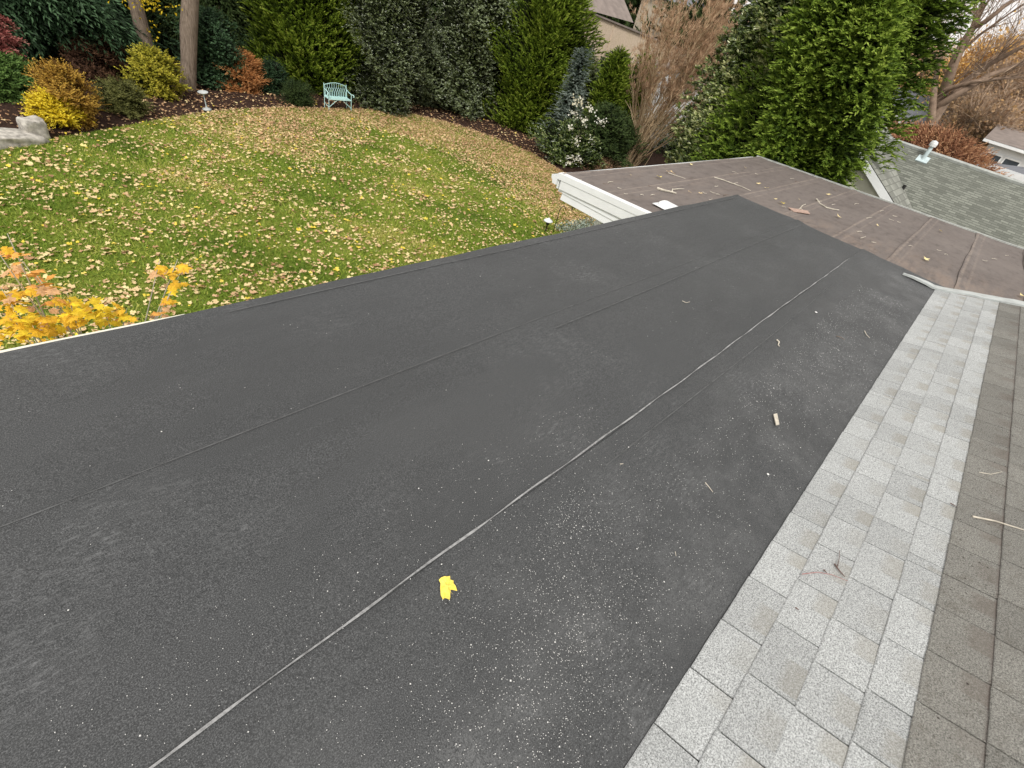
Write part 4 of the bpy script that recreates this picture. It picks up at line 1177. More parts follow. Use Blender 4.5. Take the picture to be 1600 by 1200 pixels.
p = at(22, 222, 0.1); boulder('long low pale boulder at the left edge of the lawn', (p.x - 0.25, p.y + 0.05, 0.06), 0.95, 0.36, 0.30, 0.35, 4)
p = at(60, 214, 0.1); o = boulder('upright pale boulder standing at the right end of the long one', (p.x - 0.02, p.y + 0.2, 0.14), 0.30, 0.27, 0.46, 0.2, 9)

# shepherd's hook, dish lamp and white lantern near the brown roof corner
p = at(864, 364, 0.02)
hk = MB()
hk.tube([(0, 0, 0), (0, 0, 0.75), (0.02, -0.02, 0.84), (0.07, -0.05, 0.89), (0.13, -0.09, 0.86), (0.14, -0.10, 0.80)], 0.012, 6)
tag(hk.build('shepherd_hook', MT['iron'], None, True, p), 'thin black shepherd hook standing in the grass by the dark roof eave', 'garden hook')
p = at(852, 362, 0.02)
dl = empty('garden_light', p, 'white dish-topped garden light beside the shepherd hook', 'garden light')
mb = MB(); mb.lathe([(0.02, 0), (0.02, 0.22), (0.05, 0.24), (0.06, 0.32), (0.03, 0.36)], 12); mb.build('post', MT['iron'], dl, True)
mb = MB(); mb.lathe([(0.001, 0.40), (0.14, 0.36), (0.16, 0.35), (0.13, 0.38), (0.03, 0.44), (0.001, 0.47)], 16); mb.build('shade', MT['white'], dl, True)
p = at(893, 330, 0.02)
ln = empty('garden_lantern', p, 'small white lantern on a stake beside the white wall corner', 'lantern')
mb = MB(); mb.lathe([(0.015, 0), (0.015, 0.3)], 8); mb.build('stake', MT['iron'], ln, True)
mb = MB(); mb.lathe([(0.001, 0.28), (0.07, 0.30), (0.09, 0.38), (0.06, 0.45), (0.02, 0.49), (0.001, 0.50)], 12); mb.build('shade', MT['white'], ln, True)

# ================================================================== TREES AND SHRUBS
def hwm(px_hw, base): return px_hw / pxm(base)

def arb(label, px, py, hw, h, seed, n=5200, leaf='arb', back=None, kind='arborvitae', **kw):
    b = gp(px, py)
    r = hwm(hw, b)
    b = gp(px, py, r * 0.9 if back is None else back)
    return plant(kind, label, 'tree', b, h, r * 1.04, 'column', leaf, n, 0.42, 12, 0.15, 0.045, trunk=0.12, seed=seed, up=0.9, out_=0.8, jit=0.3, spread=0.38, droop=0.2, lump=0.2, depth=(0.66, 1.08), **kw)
arb('broad yellow-green arborvitae behind the mint bench', 482, 152, 70, 7.5, 11, 6500)
arb('tall bright green arborvitae right of the glossy holly, beside the blue spruce', 820, 213, 56, 8.0, 12, 6500)
b = (18.15, 4.55, 0.0)
plant('leyland_cypress', 'huge bright green cypress rising behind the far corner of the brown roof', 'tree', b, 12.0, 1.70, 'column', 'arb2', 13500, 0.5, 13, 0.15, 0.05, trunk=0.2, seed=13,
      up=0.7, out_=0.9, jit=0.38, spread=0.55, droop=0.35, zvis=9.5, lump=0.2)
arb('narrow green arborvitae between the crape myrtle and the blue spruce', 922, 240, 20, 4.4, 14, 1800, 'arb')
arb('slim arborvitae peeping out behind the crape myrtle', 962, 232, 20, 4.5, 15, 1300, 'arb')

def bush(kind, label, px, py, hw, h, leaf, n, ll, lw, seed, prof='ball', cat='shrub', back=None, L=0.22, k=7, **kw):
    b = gp(px, py); r = hwm(hw, b)
    b = gp(px, py, r * 0.85 if back is None else back)
    if h < 2 and seed >= 41: r *= 0.84
    kw.setdefault('up', 0.4); kw.setdefault('spread', 0.8); kw.setdefault('jit', 0.5); kw.setdefault('lump', 0.34); kw.setdefault('depth', (0.6, 1.2))
    t = plant(kind, label, cat, b, h, r, prof, leaf, n, L, k, ll, lw, seed=seed, **kw)
    if h < 3:
        rg = random.Random(seed * 3); mb = MB()
        for i in range(16):
            a_ = rg.uniform(0, 6.28); q = rg.uniform(0.5, 1.05) * r
            e_ = (math.cos(a_) * q, math.sin(a_) * q, h * rg.uniform(0.55, 1.06))
            mb.tube([(math.cos(a_) * 0.06, math.sin(a_) * 0.06, 0), (e_[0] * 0.45, e_[1] * 0.45, e_[2] * 0.55), e_], [0.012, 0.009, 0.004], 4, cap=False)
        mb.build('stems', MT['bark_dark'], t)
    return t

# big dark conifer, left: layered drooping sprays
b = gp(38, 150, 5.0)
plant('dark_conifer', 'large dark blue-green conifer with drooping boughs at the upper left', 'tree', (b[0], b[1], 0), 9.5, 3.4, 'cone', 'spruce', 9000, 0.95, 13, 0.24, 0.07, trunk=0.25, seed=21,
      up=-0.05, out_=1.0, jit=0.22, spread=0.6, droop=0.5, z0=0.9, zvis=6.5, lump=0.22, depth=(0.6, 1.1))
b = gp(360, 135, 5.2)
plant('dark_conifer', 'dark olive conifer behind the straight grey trunk', 'tree', b, 9.0, 3.4, 'cone', 'dkgreen', 5200, 0.8, 12, 0.22, 0.065, trunk=0.2, seed=22, up=-0.05, jit=0.25, spread=0.6, droop=0.5, z0=0.6, zvis=6.5, lump=0.2)
b = gp(215, 118, 9.0)
plant('dark_conifer', 'shadowy conifer filling the gap behind the leaning trunk', 'tree', b, 9.0, 3.6, 'cone', 'dkgreen', 4200, 0.8, 12, 0.22, 0.07, trunk=0.2, seed=23, up=0.0, jit=0.3, spread=0.6, droop=0.4, z0=0.3, zvis=6.5, lump=0.2)
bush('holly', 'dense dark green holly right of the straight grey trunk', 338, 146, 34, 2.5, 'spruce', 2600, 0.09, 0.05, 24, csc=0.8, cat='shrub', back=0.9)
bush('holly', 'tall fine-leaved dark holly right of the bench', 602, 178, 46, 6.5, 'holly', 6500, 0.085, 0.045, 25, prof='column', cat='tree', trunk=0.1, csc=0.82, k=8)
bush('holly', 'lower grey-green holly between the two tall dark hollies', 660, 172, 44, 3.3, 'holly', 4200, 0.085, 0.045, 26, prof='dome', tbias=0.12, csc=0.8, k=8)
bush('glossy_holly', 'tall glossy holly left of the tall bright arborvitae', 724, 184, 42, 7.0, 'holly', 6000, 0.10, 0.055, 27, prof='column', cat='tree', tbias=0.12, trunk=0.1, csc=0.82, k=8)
# backing evergreens behind the hedge
for i, (px, py, bk, hw, h, lab) in enumerate(((445, 130, 5.0, 90, 9, 'dark backing evergreen behind the broad arborvitae'), (690, 150, 7.5, 80, 8.5, 'olive backing evergreen seen between the hollies'),
                                    (560, 140, 8.0, 60, 9, 'backing evergreen left of the slim bare trunks'), (960, 120, 14.0, 50, 7.0, 'dark evergreen beyond the beige house roofline'),
                                    (-60, 150, 7.0, 120, 9, 'dark evergreen beyond the left picture edge'), (780, 150, 8, 70, 9, 'backing evergreen behind the tall bright arborvitae'))):
    b = gp(px, py, bk)
    plant('backing_evergreen', lab, 'tree', b, h, hwm(hw, b), 'column', 'dkgreen', 2600, 0.8, 10, 0.22, 0.08, trunk=0.2, seed=60 + i, up=0.3, jit=0.5, spread=0.7, droop=0.2, zvis=6.0, lump=0.25)

# blue spruce
b = gp(868, 245, 0.6)
plant('blue_spruce', 'small pale blue spruce against the tall arborvitae', 'tree', b, 4.3, 0.75, 'cone', 'blue', 1500, 0.36, 12, 0.10, 0.03, trunk=0.06, seed=31, up=0.15, out_=1, jit=0.3, spread=0.5, droop=0.1, lump=0.3, core=True, csc=0.5, depth=(0.4, 1.15))
bush('privet', 'tall loose green privet filling the gap left of the crape myrtle', 930, 215, 46, 4.1, 'dkgreen', 4200, 0.12, 0.05, 39, prof='dome', tbias=0.15, lump=0.3)
bush('privet', 'dark privet behind the blue spruce tip', 880, 205, 30, 4.2, 'holly', 2600, 0.11, 0.05, 40, prof='dome', tbias=0.05, lump=0.3)
bush('rhododendron', 'dark rhododendron at the foot of the blue spruce', 885, 262, 42, 1.7, 'magn', 2000, 0.13, 0.045, 32, tbias=-0.18)
bush('rhododendron', 'leafy dark shrub beneath the white blossoms', 925, 268, 40, 2.6, 'dkgreen', 2000, 0.13, 0.045, 33, tbias=0.12)
bush('laurel', 'low dark laurel right of the crape myrtle stems', 1080, 262, 62, 2.8, 'magn', 4200, 0.13, 0.045, 34, prof='dome', tbias=-0.15)
bush('laurel', 'dark leafy shrub filling the bed behind the white blossoms', 950, 262, 34, 2.0, 'dkgreen', 2200, 0.11, 0.045, 38, tbias=0.1)
bush('barberry', 'small purplish bush against the back of the brown roof', 938, 277, 24, 0.7, 'crape', 700, 0.07, 0.02, 35, tbias=-0.3, core=False)
b = (19.9, 7.05, 0.0)
plant('magnolia', 'big glossy magnolia between the crape myrtle and the huge cypress', 'tree', (b[0], b[1], 0), 9.5, 1.75, 'column', 'magn', 8500, 0.14, 9, 0.19, 0.06, trunk=0.15, seed=36,
      up=0.5, jit=0.5, spread=1.1, tbias=0.10, zvis=8.0, lump=0.34, csc=0.7, depth=(0.7, 1.1))

# white blossoms: heads on slim stems
t = empty('hydrangea', gp(905, 262, 0.2), 'loose shrub with creamy white blossom heads beside the brown roof corner', 'shrub')
loc0 = t.location.copy()
rg = np.random.default_rng(5)
mb = MB()
for i, (px, py, hw) in enumerate(((905, 157, 13), (922, 170, 8), (898, 178, 8), (912, 188, 9), (938, 190, 9), (893, 200, 5), (902, 222, 9), (918, 214, 12), (928, 220, 8), (893, 250, 10), (903, 247, 8), (889, 256, 5), (920, 238, 3), (943, 238, 3))):
    p = at(px, py, X=None, Y=float(12.95 + 0.2 * math.sin(i)))
    rr = hw / pxm(p)
    n = int(5 + 110 * rr)
    P = np.array(p)[None] + rg.normal(0, rr * 0.5, (n, 3)) * np.array([1, 1, 0.7])
    V, F = leaf_tris(P, rg.normal(0, 1, (n, 3)), rg.normal(0, 1, (n, 3)) + np.array([-.5, -.7, 1.0]), rg.uniform(0.06, 0.10, n), rg.uniform(0.06, 0.09, n))
    o = link('blossom', np_mesh('blossom', V, F, np.repeat(rg.uniform(0.2 if i == 0 else 0.45, 0.7 if i == 0 else 1, n), 2)), LM['flower'], t); o.matrix_parent_inverse = Matrix.Translation(-loc0)
    mb.tube([Vector(loc0) + Vector((0.1 * math.sin(i), 0.1 * math.cos(i), 0)), (Vector(loc0) + p) / 2 + Vector((0, 0, 0.3)), p], [0.014, 0.010, 0.005], 4)
o = mb.build('stems', MT['bark_dark'], t); o.matrix_parent_inverse = Matrix.Translation(-loc0)

# shrubs of the left bed
bush('fern_bush', 'fresh green ferny bush at the left picture edge', 30, 166, 34, 1.1, 'fern', 1500, 0.13, 0.04, 41, tbias=0.05, up=0.5)
bush('japanese_maple', 'small dusky red japanese maple at the left edge', 6, 152, 30, 2.0, 'red', 1400, 0.10, 0.035, 42, z0=0.9, core=False, droop=0.4, trunk=0.04)
bush('golden_shrub', 'rounded golden-orange shrub behind the bright yellow one', 118, 202, 30, 1.4, 'gold', 2600, 0.075, 0.035, 43, csc=0.7)
bush('yellow_shrub', 'low bright yellow shrub beside the boulder', 99, 207, 25, 0.8, 'yellow', 1100, 0.085, 0.045, 44, z0=0.25, core=False, prof='dome')
bush('brown_shrub', 'dark russet shrub under the conifer boughs', 165, 150, 45, 1.3, 'brown', 2600, 0.08, 0.035, 45, prof='dome', back=2.2)
bush('olive_shrub', 'low olive green shrub between golden and lime ones', 198, 184, 26, 0.85, 'olive', 1700, 0.07, 0.03, 46, csc=0.75)
bush('lime_azalea', 'yellow-green azalea in front of the leaning trunk', 250, 160, 29, 1.4, 'lime', 1500, 0.10, 0.05, 47, csc=0.62)
bush('rusty_shrub', 'rounded rusty orange shrub left of the bench', 381, 150, 29, 1.35, 'orange', 2400, 0.075, 0.035, 48, csc=0.66)
bush('teal_shrub', 'small dark blue-green shrub right of the rusty one', 428, 152, 20, 1.2, 'spruce', 1100, 0.07, 0.03, 49, tbias=-0.1)
bush('boxwood', 'low dark clipped bush left of the bench', 466, 168, 21, 0.8, 'dkgreen', 1500, 0.05, 0.025, 50)
bush('dry_shrub', 'small tawny bush beneath the hollies', 625, 172, 22, 0.5, 'crape', 500, 0.06, 0.03, 51, tbias=0.0, core=False)
# silvery ground cover under the eave
rg = np.random.default_rng(8)
n = 1500
px_ = rg.uniform(12.9, 15.0, n); py_ = rg.uniform(7.9, 8.8, n)
V, F = leaf_tris(np.stack([px_, py_, rg.uniform(0.02, 0.25, n)], 1), rg.normal(0, 1, (n, 3)) + np.array([0, 0, 0.7]), rg.normal(0, 1, (n, 3)), rg.uniform(0.06, 0.14, n), rg.uniform(0.02, 0.04, n))
tag(link('silver_groundcover', np_mesh('silver_groundcover', V, F, np.repeat(rg.uniform(0, 1, n), 2)), LM['silver']), 'patch of silvery ground cover showing at the dark roof edge', 'ground cover', kind='stuff')

# trunks of the two tall deciduous trees
def limbs(mb, p, d, ln, r_, depth, rg, taper=0.7, spread=0.5, minr=0.01, segs=3, tips=None, upb=0.15):
    pts = [p]; rr = [r_]
    q = p.copy(); dd_ = d.copy()
    for i in range(segs):
        dd_ = (dd_ + Vector((rg.uniform(-1, 1), rg.uniform(-1, 1), rg.uniform(-1, 1))) * 0.13 + Vector((0, 0, upb * 0.3))).normalized()
        q = q + dd_ * ln / segs
        pts.append(q.copy()); rr.append(r_ * (1 - (1 - taper) * (i + 1) / segs))
    mb.tube(pts, rr, 8 if r_ > 0.08 else (5 if r_ > 0.03 else 3), cap=False)
    if depth == 0 or r_ * taper < minr:
        if tips is not None: tips.append((q, dd_))
        return
    nbr = rg.choice([2, 3, 3])
    for _ in range(nbr):
        v = Vector((rg.uniform(-1, 1), rg.uniform(-1, 1), rg.uniform(-0.4, 1))).normalized()
        nd = (dd_ + v * spread).normalized()
        limbs(mb, q if rg.random() < 0.6 else pts[-2], nd, ln * rg.uniform(0.62, 0.85), r_ * taper * rg.uniform(0.6, 0.85), depth - 1, rg, taper, spread, minr, segs, tips, upb)

def twigs_from(tips, rg, per=8, ln=(0.3, 0.8), wd=0.012, upb=0.3, tint=(0.2, 0.9), sp=0.6):
    P = []; D = []
    for q, d in tips:
        for _ in range(per):
            P.append(q + Vector((rg.gauss(0, .1), rg.gauss(0, .1), rg.gauss(0, .1))) * ln[1]); D.append(d + Vector((rg.gauss(0, sp), rg.gauss(0, sp), rg.gauss(0, sp) + upb)))
    P = np.array([tuple(a_) for a_ in P]); D = np.array([tuple(a_) for a_ in D])
    r2 = np.random.default_rng(rg.randrange(9999))
    n = len(P)
    V, F = leaf_tris(P, D, r2.normal(0, 1, (n, 3)), r2.uniform(*ln, n), r2.uniform(0.6, 1.4, n) * wd)
    return V, F, np.repeat(r2.uniform(*tint, n), 2)

def rooted(obj_, t):
    obj_.parent = t; obj_.matrix_parent_inverse = Matrix.Translation(-Vector(t.location)); return obj_

rgp = random.Random(12)
b = Vector(gp(242, 138, 0.2))
t = empty('deciduous_tree', b, 'leaning grey-barked tree with a few yellow leaves behind the lime azalea', 'tree')
top = at(208, -10, Y=b.y + 0.1)
mb = MB(); mid = b.lerp(top, 0.5) + Vector((0.03, 0, 0)); ext = top + (top - b) * 0.8
mb.tube([b - Vector((0, 0, 0.1)), b + (mid - b) * 0.15, mid, top, ext], [0.36, 0.25, 0.225, 0.20, 0.15], 12)
rooted(mb.build('trunk', MT['bark'], None, True), t)
mb = MB(); tips = []
for k in range(4): limbs(mb, ext, (Vector((rgp.uniform(-1, 1), rgp.uniform(-1, 1), 1.2))).normalized(), 1.8, 0.10, 3, rgp, tips=tips)
rooted(mb.build('branches', MT['bark'], None, True), t)
r2 = np.random.default_rng(3); n = 700
c0 = at(232, 6, Y=b.y - 0.6); c1 = at(236, 45, Y=b.y - 0.3)
P = np.concatenate([np.array(c0) + r2.normal(0, 1, (90, 3)) * np.array([0.35, 0.3, 0.12]), np.array(c1) + r2.normal(0, 1, (25, 3)) * np.array([0.15, 0.2, 0.2]), np.array([tuple(q) for q, d in tips])[r2.integers(0, len(tips), n)] + r2.normal(0, 0.4, (n, 3))])
V, F = leaf_tris(P, r2.normal(0, 1, P.shape), r2.normal(0, 1, P.shape) + np.array([0, 0, 1]), r2.uniform(.08, .13, len(P)), r2.uniform(.05, .09, len(P)))
rooted(link('foliage', np_mesh('foliage', V, F, np.repeat(r2.uniform(0, 0.5, len(P)), 2)), LM['yellow']), t)
b = Vector(gp(294, 148, 0.25))
t = empty('deciduous_tree', b, 'straight grey-barked trunk standing between lime azalea and holly', 'tree')
top = at(298, -10, Y=b.y)
mb = MB(); ext = top + (top - b) * 0.9
mb.tube([b - Vector((0, 0, 0.1)), b + (top - b) * 0.08, b.lerp(top, 0.35), b.lerp(top, 0.65) + Vector((-0.03, 0, 0)), top, ext], [0.34, 0.26, 0.245, 0.27, 0.25, 0.16], 12)
kn = b.lerp(top, 0.7)
rooted(mb.build('trunk', MT['bark'], None, True), t)
mb = MB(); tips = []
for k in range(4): limbs(mb, ext, (Vector((rgp.uniform(-1, 1), rgp.uniform(-1, 1), 1.2))).normalized(), 1.8, 0.10, 3, rgp, tips=tips)
rooted(mb.build('branches', MT['bark'], None, True), t)
V, F, T_ = twigs_from(tips, rgp, 12, (0.3, 0.7), 0.015)
rooted(link('twigs', np_mesh('twigs', V, F, T_), LM['fartwig']), t)
# slim trunks between the hollies
for px, bk, rr, lab in ((604, 3.2, 0.13, 'pale slim trunk behind the fine-leaved holly, thicker one of the pair'), (620, 3.0, 0.06, 'thin pale trunk right of the thicker slim trunk'), (663, 4.5, 0.07, 'thin dark trunk behind the lower holly')):
    b = Vector(gp(px + 6, 150, bk)); q = at(px, 0, Y=b.y)
    t = empty('bare_tree', b, lab, 'tree')
    mb = MB(); ext = q + (q - b) * 0.8
    mb.tube([b, b.lerp(q, 0.5) + Vector((0.05, 0, 0)), q, ext], [rr * 1.2, rr, rr * .9, rr * .6], 8)
    rooted(mb.build('trunk', MT['bark'], None, True), t)
    mb = MB(); tips = []
    for k in range(3): limbs(mb, ext, (Vector((rgp.uniform(-1, 1), rgp.uniform(-1, 1), 1.2))).normalized(), 1.2, rr * .4, 3, rgp, tips=tips)
    for k in range(5): limbs(mb, b.lerp(q, 0.4 + 0.12 * k), (Vector((rgp.uniform(-1, 1), rgp.uniform(-1, 0.2), 0.5))).normalized(), 0.9, 0.02, 2, rgp, tips=tips)
    rooted(mb.build('branches', MT['bark'], None, True), t)

# crape myrtle: fan of many stems with russet seed heads
b = Vector(gp(975, 268, 0.3))
t = empty('crape_myrtle', b, 'bare multi-stemmed crape myrtle with russet seed heads behind the brown roof', 'shrub')
rgc = random.Random(31)
mb = MB(); tipsc = []
for k in range(84):
    az = rgc.uniform(0, 6.28); spread_ = abs(rgc.gauss(0, 0.60))
    # stems lean more to the right of the picture (away along X)
    tgt = Vector((math.cos(az) * spread_ * 3.2 + 0.8, math.sin(az) * spread_ * 3.2 - 0.9, rgc.uniform(4.2, 7.2)))
    p0 = b + Vector((rgc.gauss(0, 0.20) + 0.3 * spread_, rgc.gauss(0, 0.16), 0))
    pts = [p0]
    for i in range(1, 7):
        u = i / 6
        pts.append(p0 + Vector((tgt.x * u ** 1.12, tgt.y * u ** 1.12, tgt.z * u)) + Vector((rgc.gauss(0, .05), rgc.gauss(0, .05), 0)))
    r0 = rgc.uniform(0.013, 0.032)
    mb.tube(pts, [r0 * (1 - 0.12 * i) for i in range(7)], 5, cap=False)
    for i in (2, 3, 4, 5, 6):
        for _ in range(3):
            d = (pts[i] - pts[i - 1]).normalized() + Vector((rgc.gauss(0, .35), rgc.gauss(0, .35), rgc.gauss(0, .15)))
            e_ = pts[i] + d.normalized() * rgc.uniform(0.5, 1.1)
            mb.tube([pts[i], pts[i].lerp(e_, 0.5) + Vector((0, 0, 0.03)), e_], [r0 * .5, r0 * .35, 0.005], 3, cap=False)
            if i >= 3: tipsc.append((e_, d.normalized())); tipsc.append((pts[i].lerp(e_, 0.6), d.normalized()))
me = mb.mesh('stems'); 
atn = me.attributes.new('tint', 'FLOAT', 'FACE'); atn.data.foreach_set('value', np.repeat(np.random.default_rng(2).uniform(0.1, 1, len(me.polygons) // 5 + 1), 5)[:len(me.polygons)].astype(np.float32))
rooted(link('stems', me, LM['cstem']), t)
V, F, T_ = twigs_from(tipsc, rgc, 19, (0.10, 0.30), 0.014, 0.5, (0.0, 1.0), 0.55)
keep = V.reshape(-1, 4, 3)[:, 0, 2] > 3.1 + 0.5 * np.sin(V.reshape(-1, 4, 3)[:, 0, 0] * 4)
V = V.reshape(-1, 4, 3)[keep].reshape(-1, 3); n = keep.sum(); T_ = T_.reshape(-1, 2)[keep].ravel()
i = np.arange(n)[:, None] * 4; F = np.concatenate([i + np.array([0, 1, 2]), i + np.array([0, 2, 3])], 1).reshape(-1, 3)
rooted(link('seed_heads', np_mesh('seed_heads', V, F, T_), LM['crape']), t)

# ------------------------------------------------------------------ maple sapling under the near eave: every leaf is an object
def maple_leaf_mesh(name, seed, mat):
    rg = random.Random(seed)
    lobes = [(-0.05, 0.0), (0.05, -0.30), (0.18, -0.22), (0.30, -0.55), (0.42, -0.30), (0.62, -0.42), (0.66, -0.16), (1.0, 0.0), (0.66, 0.16), (0.62, 0.42), (0.42, 0.30), (0.30, 0.55), (0.18, 0.22), (0.05, 0.30)]
    V = [(a_ + rg.uniform(-.03, .03), b_ + rg.uniform(-.03, .03), -0.22 * abs(b_) - 0.15 * a_ * a_ + rg.uniform(-.04, .04)) for a_, b_ in lobes] + [(0.32, 0, 0.02)]
    F = [(i, (i + 1) % 14, 14) for i in range(14)]
    me = bpy.data.meshes.new(name); me.from_pydata(V, [], F); me.update(); me.materials.append(mat)
    return me
lm = [simple('maple_yellow', (0.86, 0.58, 0.03), 0.6, 0.3, 40), simple('maple_gold', (0.82, 0.46, 0.03), 0.6, 0.35, 40), simple('maple_orange', (0.74, 0.36, 0.08), 0.6, 0.35, 40), simple('maple_tan', (0.66, 0.40, 0.20), 0.7, 0.25, 40)]
for m_ in lm:
    nt_ = m_.node_tree; b_ = next(n for n in nt_.nodes if n.type == 'BSDF_PRINCIPLED'); o_ = next(n for n in nt_.nodes if n.type == 'OUTPUT_MATERIAL')
    tr = nt_.nodes.new('ShaderNodeBsdfTranslucent'); ms = nt_.nodes.new('ShaderNodeMixShader'); ms.inputs[0].default_value = 0.25
    src = b_.inputs['Base Color'].links[0].from_socket
    nt_.links.new(src, tr.inputs[0]); nt_.links.new(b_.outputs[0], ms.inputs[1]); nt_.links.new(tr.outputs[0], ms.inputs[2]); nt_.links.new(ms.outputs[0], o_.inputs['Surface'])
lmesh = [[maple_leaf_mesh('leaf', s_ * 7 + i, m_) for s_ in range(3)] for i, m_ in enumerate(lm)]
bt = Vector((0.35, 4.15, 0.0))
sap = empty('maple_sapling', bt, 'yellow and orange maple sapling reaching up beside the cream eave edge', 'tree')
rl = random.Random(77)
mb = MB()
hub = Vector((0.35, 3.9, 2.3))
mb.tube([bt, bt + Vector((0.05, -0.05, 1.2)), hub], [0.035, 0.028, 0.02], 7)
rooted(mb.build('trunk', MT['bark'], None, True), sap)
YS = 3.55
clusters = [(25, 505, 40, 26, 46, (0, 1, 1)), (75, 500, 45, 24, 46, (0, 1, 1, 3)), (120, 490, 40, 22, 38, (0, 0, 1)), (165, 492, 30, 16, 24, (0, 0, 1)), (15, 470, 26, 20, 18, (0, 1, 3)), (75, 458, 34, 16, 15, (2, 1, 3)), (110, 475, 22, 16, 14, (0, 0, 1)),
            (25, 395, 22, 10, 9, (1, 2, 2)), (15, 420, 22, 12, 8, (2, 3)), (52, 430, 10, 8, 4, (2,)), (68, 445, 16, 8, 7, (2, 3)),
            (270, 425, 18, 12, 13, (1, 1, 3)), (245, 425, 12, 12, 6, (3,)), (272, 446, 12, 6, 7, (1, 0)), (262, 468, 10, 8, 5, (2, 1)), (195, 496, 18, 8, 9, (2, 1)), (248, 490, 12, 6, 4, (3, 2)), (40, 528, 40, 8, 14, (0, 0, 1))]
nl = 0
for cx, cy, sx_, sy_, cnt, cols in clusters:
    pc = at(cx, cy, Y=YS)
    mb = MB(); midp = hub.lerp(pc, 0.5) + Vector((rl.uniform(-.1, .1), 0.15, -0.05))
    mb.tube([hub, midp, pc, pc + (pc - midp) * 0.15], [0.008, 0.005, 0.003, 0.0015], 5)
    brn = rooted(mb.build('branch', MT['twig'], None, True), sap)
    for j in range(cnt):
        p = at(cx + rl.gauss(0, sx_ * 0.5), cy + rl.gauss(0, sy_ * 0.5), Y=YS + rl.uniform(-0.28, 0.35))
        o = bpy.data.objects.new('leaf', lmesh[rl.choice(cols)][rl.randrange(3)]); C.objects.link(o)
        s_ = rl.uniform(0.048, 0.085)
        o.matrix_world = Matrix.LocRotScale(p, Vector((rl.uniform(-.5, .5), rl.uniform(-.5, .5), 0)).to_track_quat('Z', 'Y') if False else Matrix.Rotation(rl.uniform(0, 6.28), 3, 'Z') @ Matrix.Rotation(rl.uniform(-0.3, 0.9), 3, 'Y') @ Matrix.Rotation(rl.uniform(-.5, .5), 3, 'X'), Vector((s_, s_, s_)))
        o.parent = sap; o.matrix_parent_inverse = Matrix.Translation(-bt)
        nl += 1

# ================================================================== NEIGHBOURING HOUSES
# grey-green roofed house just beyond the brown roof
zr = 4.62; RX = 22.4; Y1 = 3.25; TP = 0.60
nh = empty('neighbour_house', (RX, 0, 0), 'neighbour house with grey-green shingle roof and vent pipe beyond our brown roof', 'house')
def add_n(mb_, name, mat, label=None):
    o = rooted(mb_.build(name, mat), nh)
    if label: o['label'] = label
    return o
YE = -9.0; EV = 5.0
mb = MB()
mb.add([(RX, Y1, zr), (RX, YE, zr), (RX - EV, YE, zr - TP * EV), (RX - EV, Y1 - EV, zr - TP * EV)], [(0, 1, 2, 3)])
mb.add([(RX + 0.02, Y1, zr - 0.0), (RX + 0.02, YE, zr), (RX + EV, YE, zr - TP * EV), (RX + EV, Y1, zr - TP * EV)], [(0, 1, 2, 3)])
add_n(mb, 'main_roof', MT['grey_roof_y'])
mb = MB(); mb.tube([(RX, Y1 - 0.1, zr + 0.02), (RX, YE, zr + 0.02)], 0.07, 6)
add_n(mb, 'ridge_cap', MT['edge_metal'])
# wing: slopes down to -Y, valley at 45 degrees; its ridge runs along X
up_ = 0.75; YR = Y1 + up_ / TP; GX = 18.2
def zw(y_): return zr - TP * (Y1 - y_)
mb = MB()
yv = Y1 - (RX - GX)
mb.add([(RX, Y1, zr + .004), (GX, yv, zw(yv) + .004), (GX, YR, zw(YR)), (RX + 2.2, YR, zw(YR)), (RX + 2.2, Y1 - 0.9, zw(Y1 - 0.9) + .004), (RX + 0.03, Y1 , zr + .004)], [(0, 1, 2, 3, 4, 5)])
mb.add([(GX, YR, zw(YR)), (RX + 2.2, YR, zw(YR)), (RX + 2.2, YR + 1.3, zw(YR) - TP * 1.3), (GX, YR + 1.3, zw(YR) - TP * 1.3)], [(0, 1, 2, 3)])
add_n(mb, 'wing_roof', MT['grey_roof_x'])
mb = MB()
a_ = (GX - 0.03, YR, zw(YR)); b_ = (GX - 0.03, yv, zw(yv))
mb.add([(GX - 0.04, YR, zw(YR) - 0.02), (GX - 0.04, yv - 1, zw(yv - 1) - 0.02), (GX - 0.04, yv - 1, zw(yv - 1) - 0.24), (GX - 0.04, YR, zw(YR) - 0.24)] + [(GX, YR, zw(YR) - 0.02), (GX, yv - 1, zw(yv - 1) - 0.02), (GX, yv - 1, zw(yv - 1) - 0.24), (GX, YR, zw(YR) - 0.24)],
       [(0, 1, 2, 3), (4, 7, 6, 5), (0, 4, 5, 1), (3, 2, 6, 7)])
add_n(mb, 'rake_board', MT['white'])
mb = MB(); mb.add([(GX + 0.25, YR, zw(YR) - 0.2), (GX + 0.25, yv - 1, zw(yv - 1) - 0.2), (GX + 0.25, yv - 1, 0), (GX + 0.25, YR + 1, 0), (GX + 0.25, YR + 1, zw(YR) - 0.8)], [(0, 1, 2, 3, 4)])
mb.box(RX - EV + 0.4, RX + EV - 0.4, YE + 0.3, Y1 - 1.5, 0, zr - TP * EV - 0.05)
add_n(mb, 'wall', MT['cream'])
vp = at(1443, 250, X=None, Y=1.9)
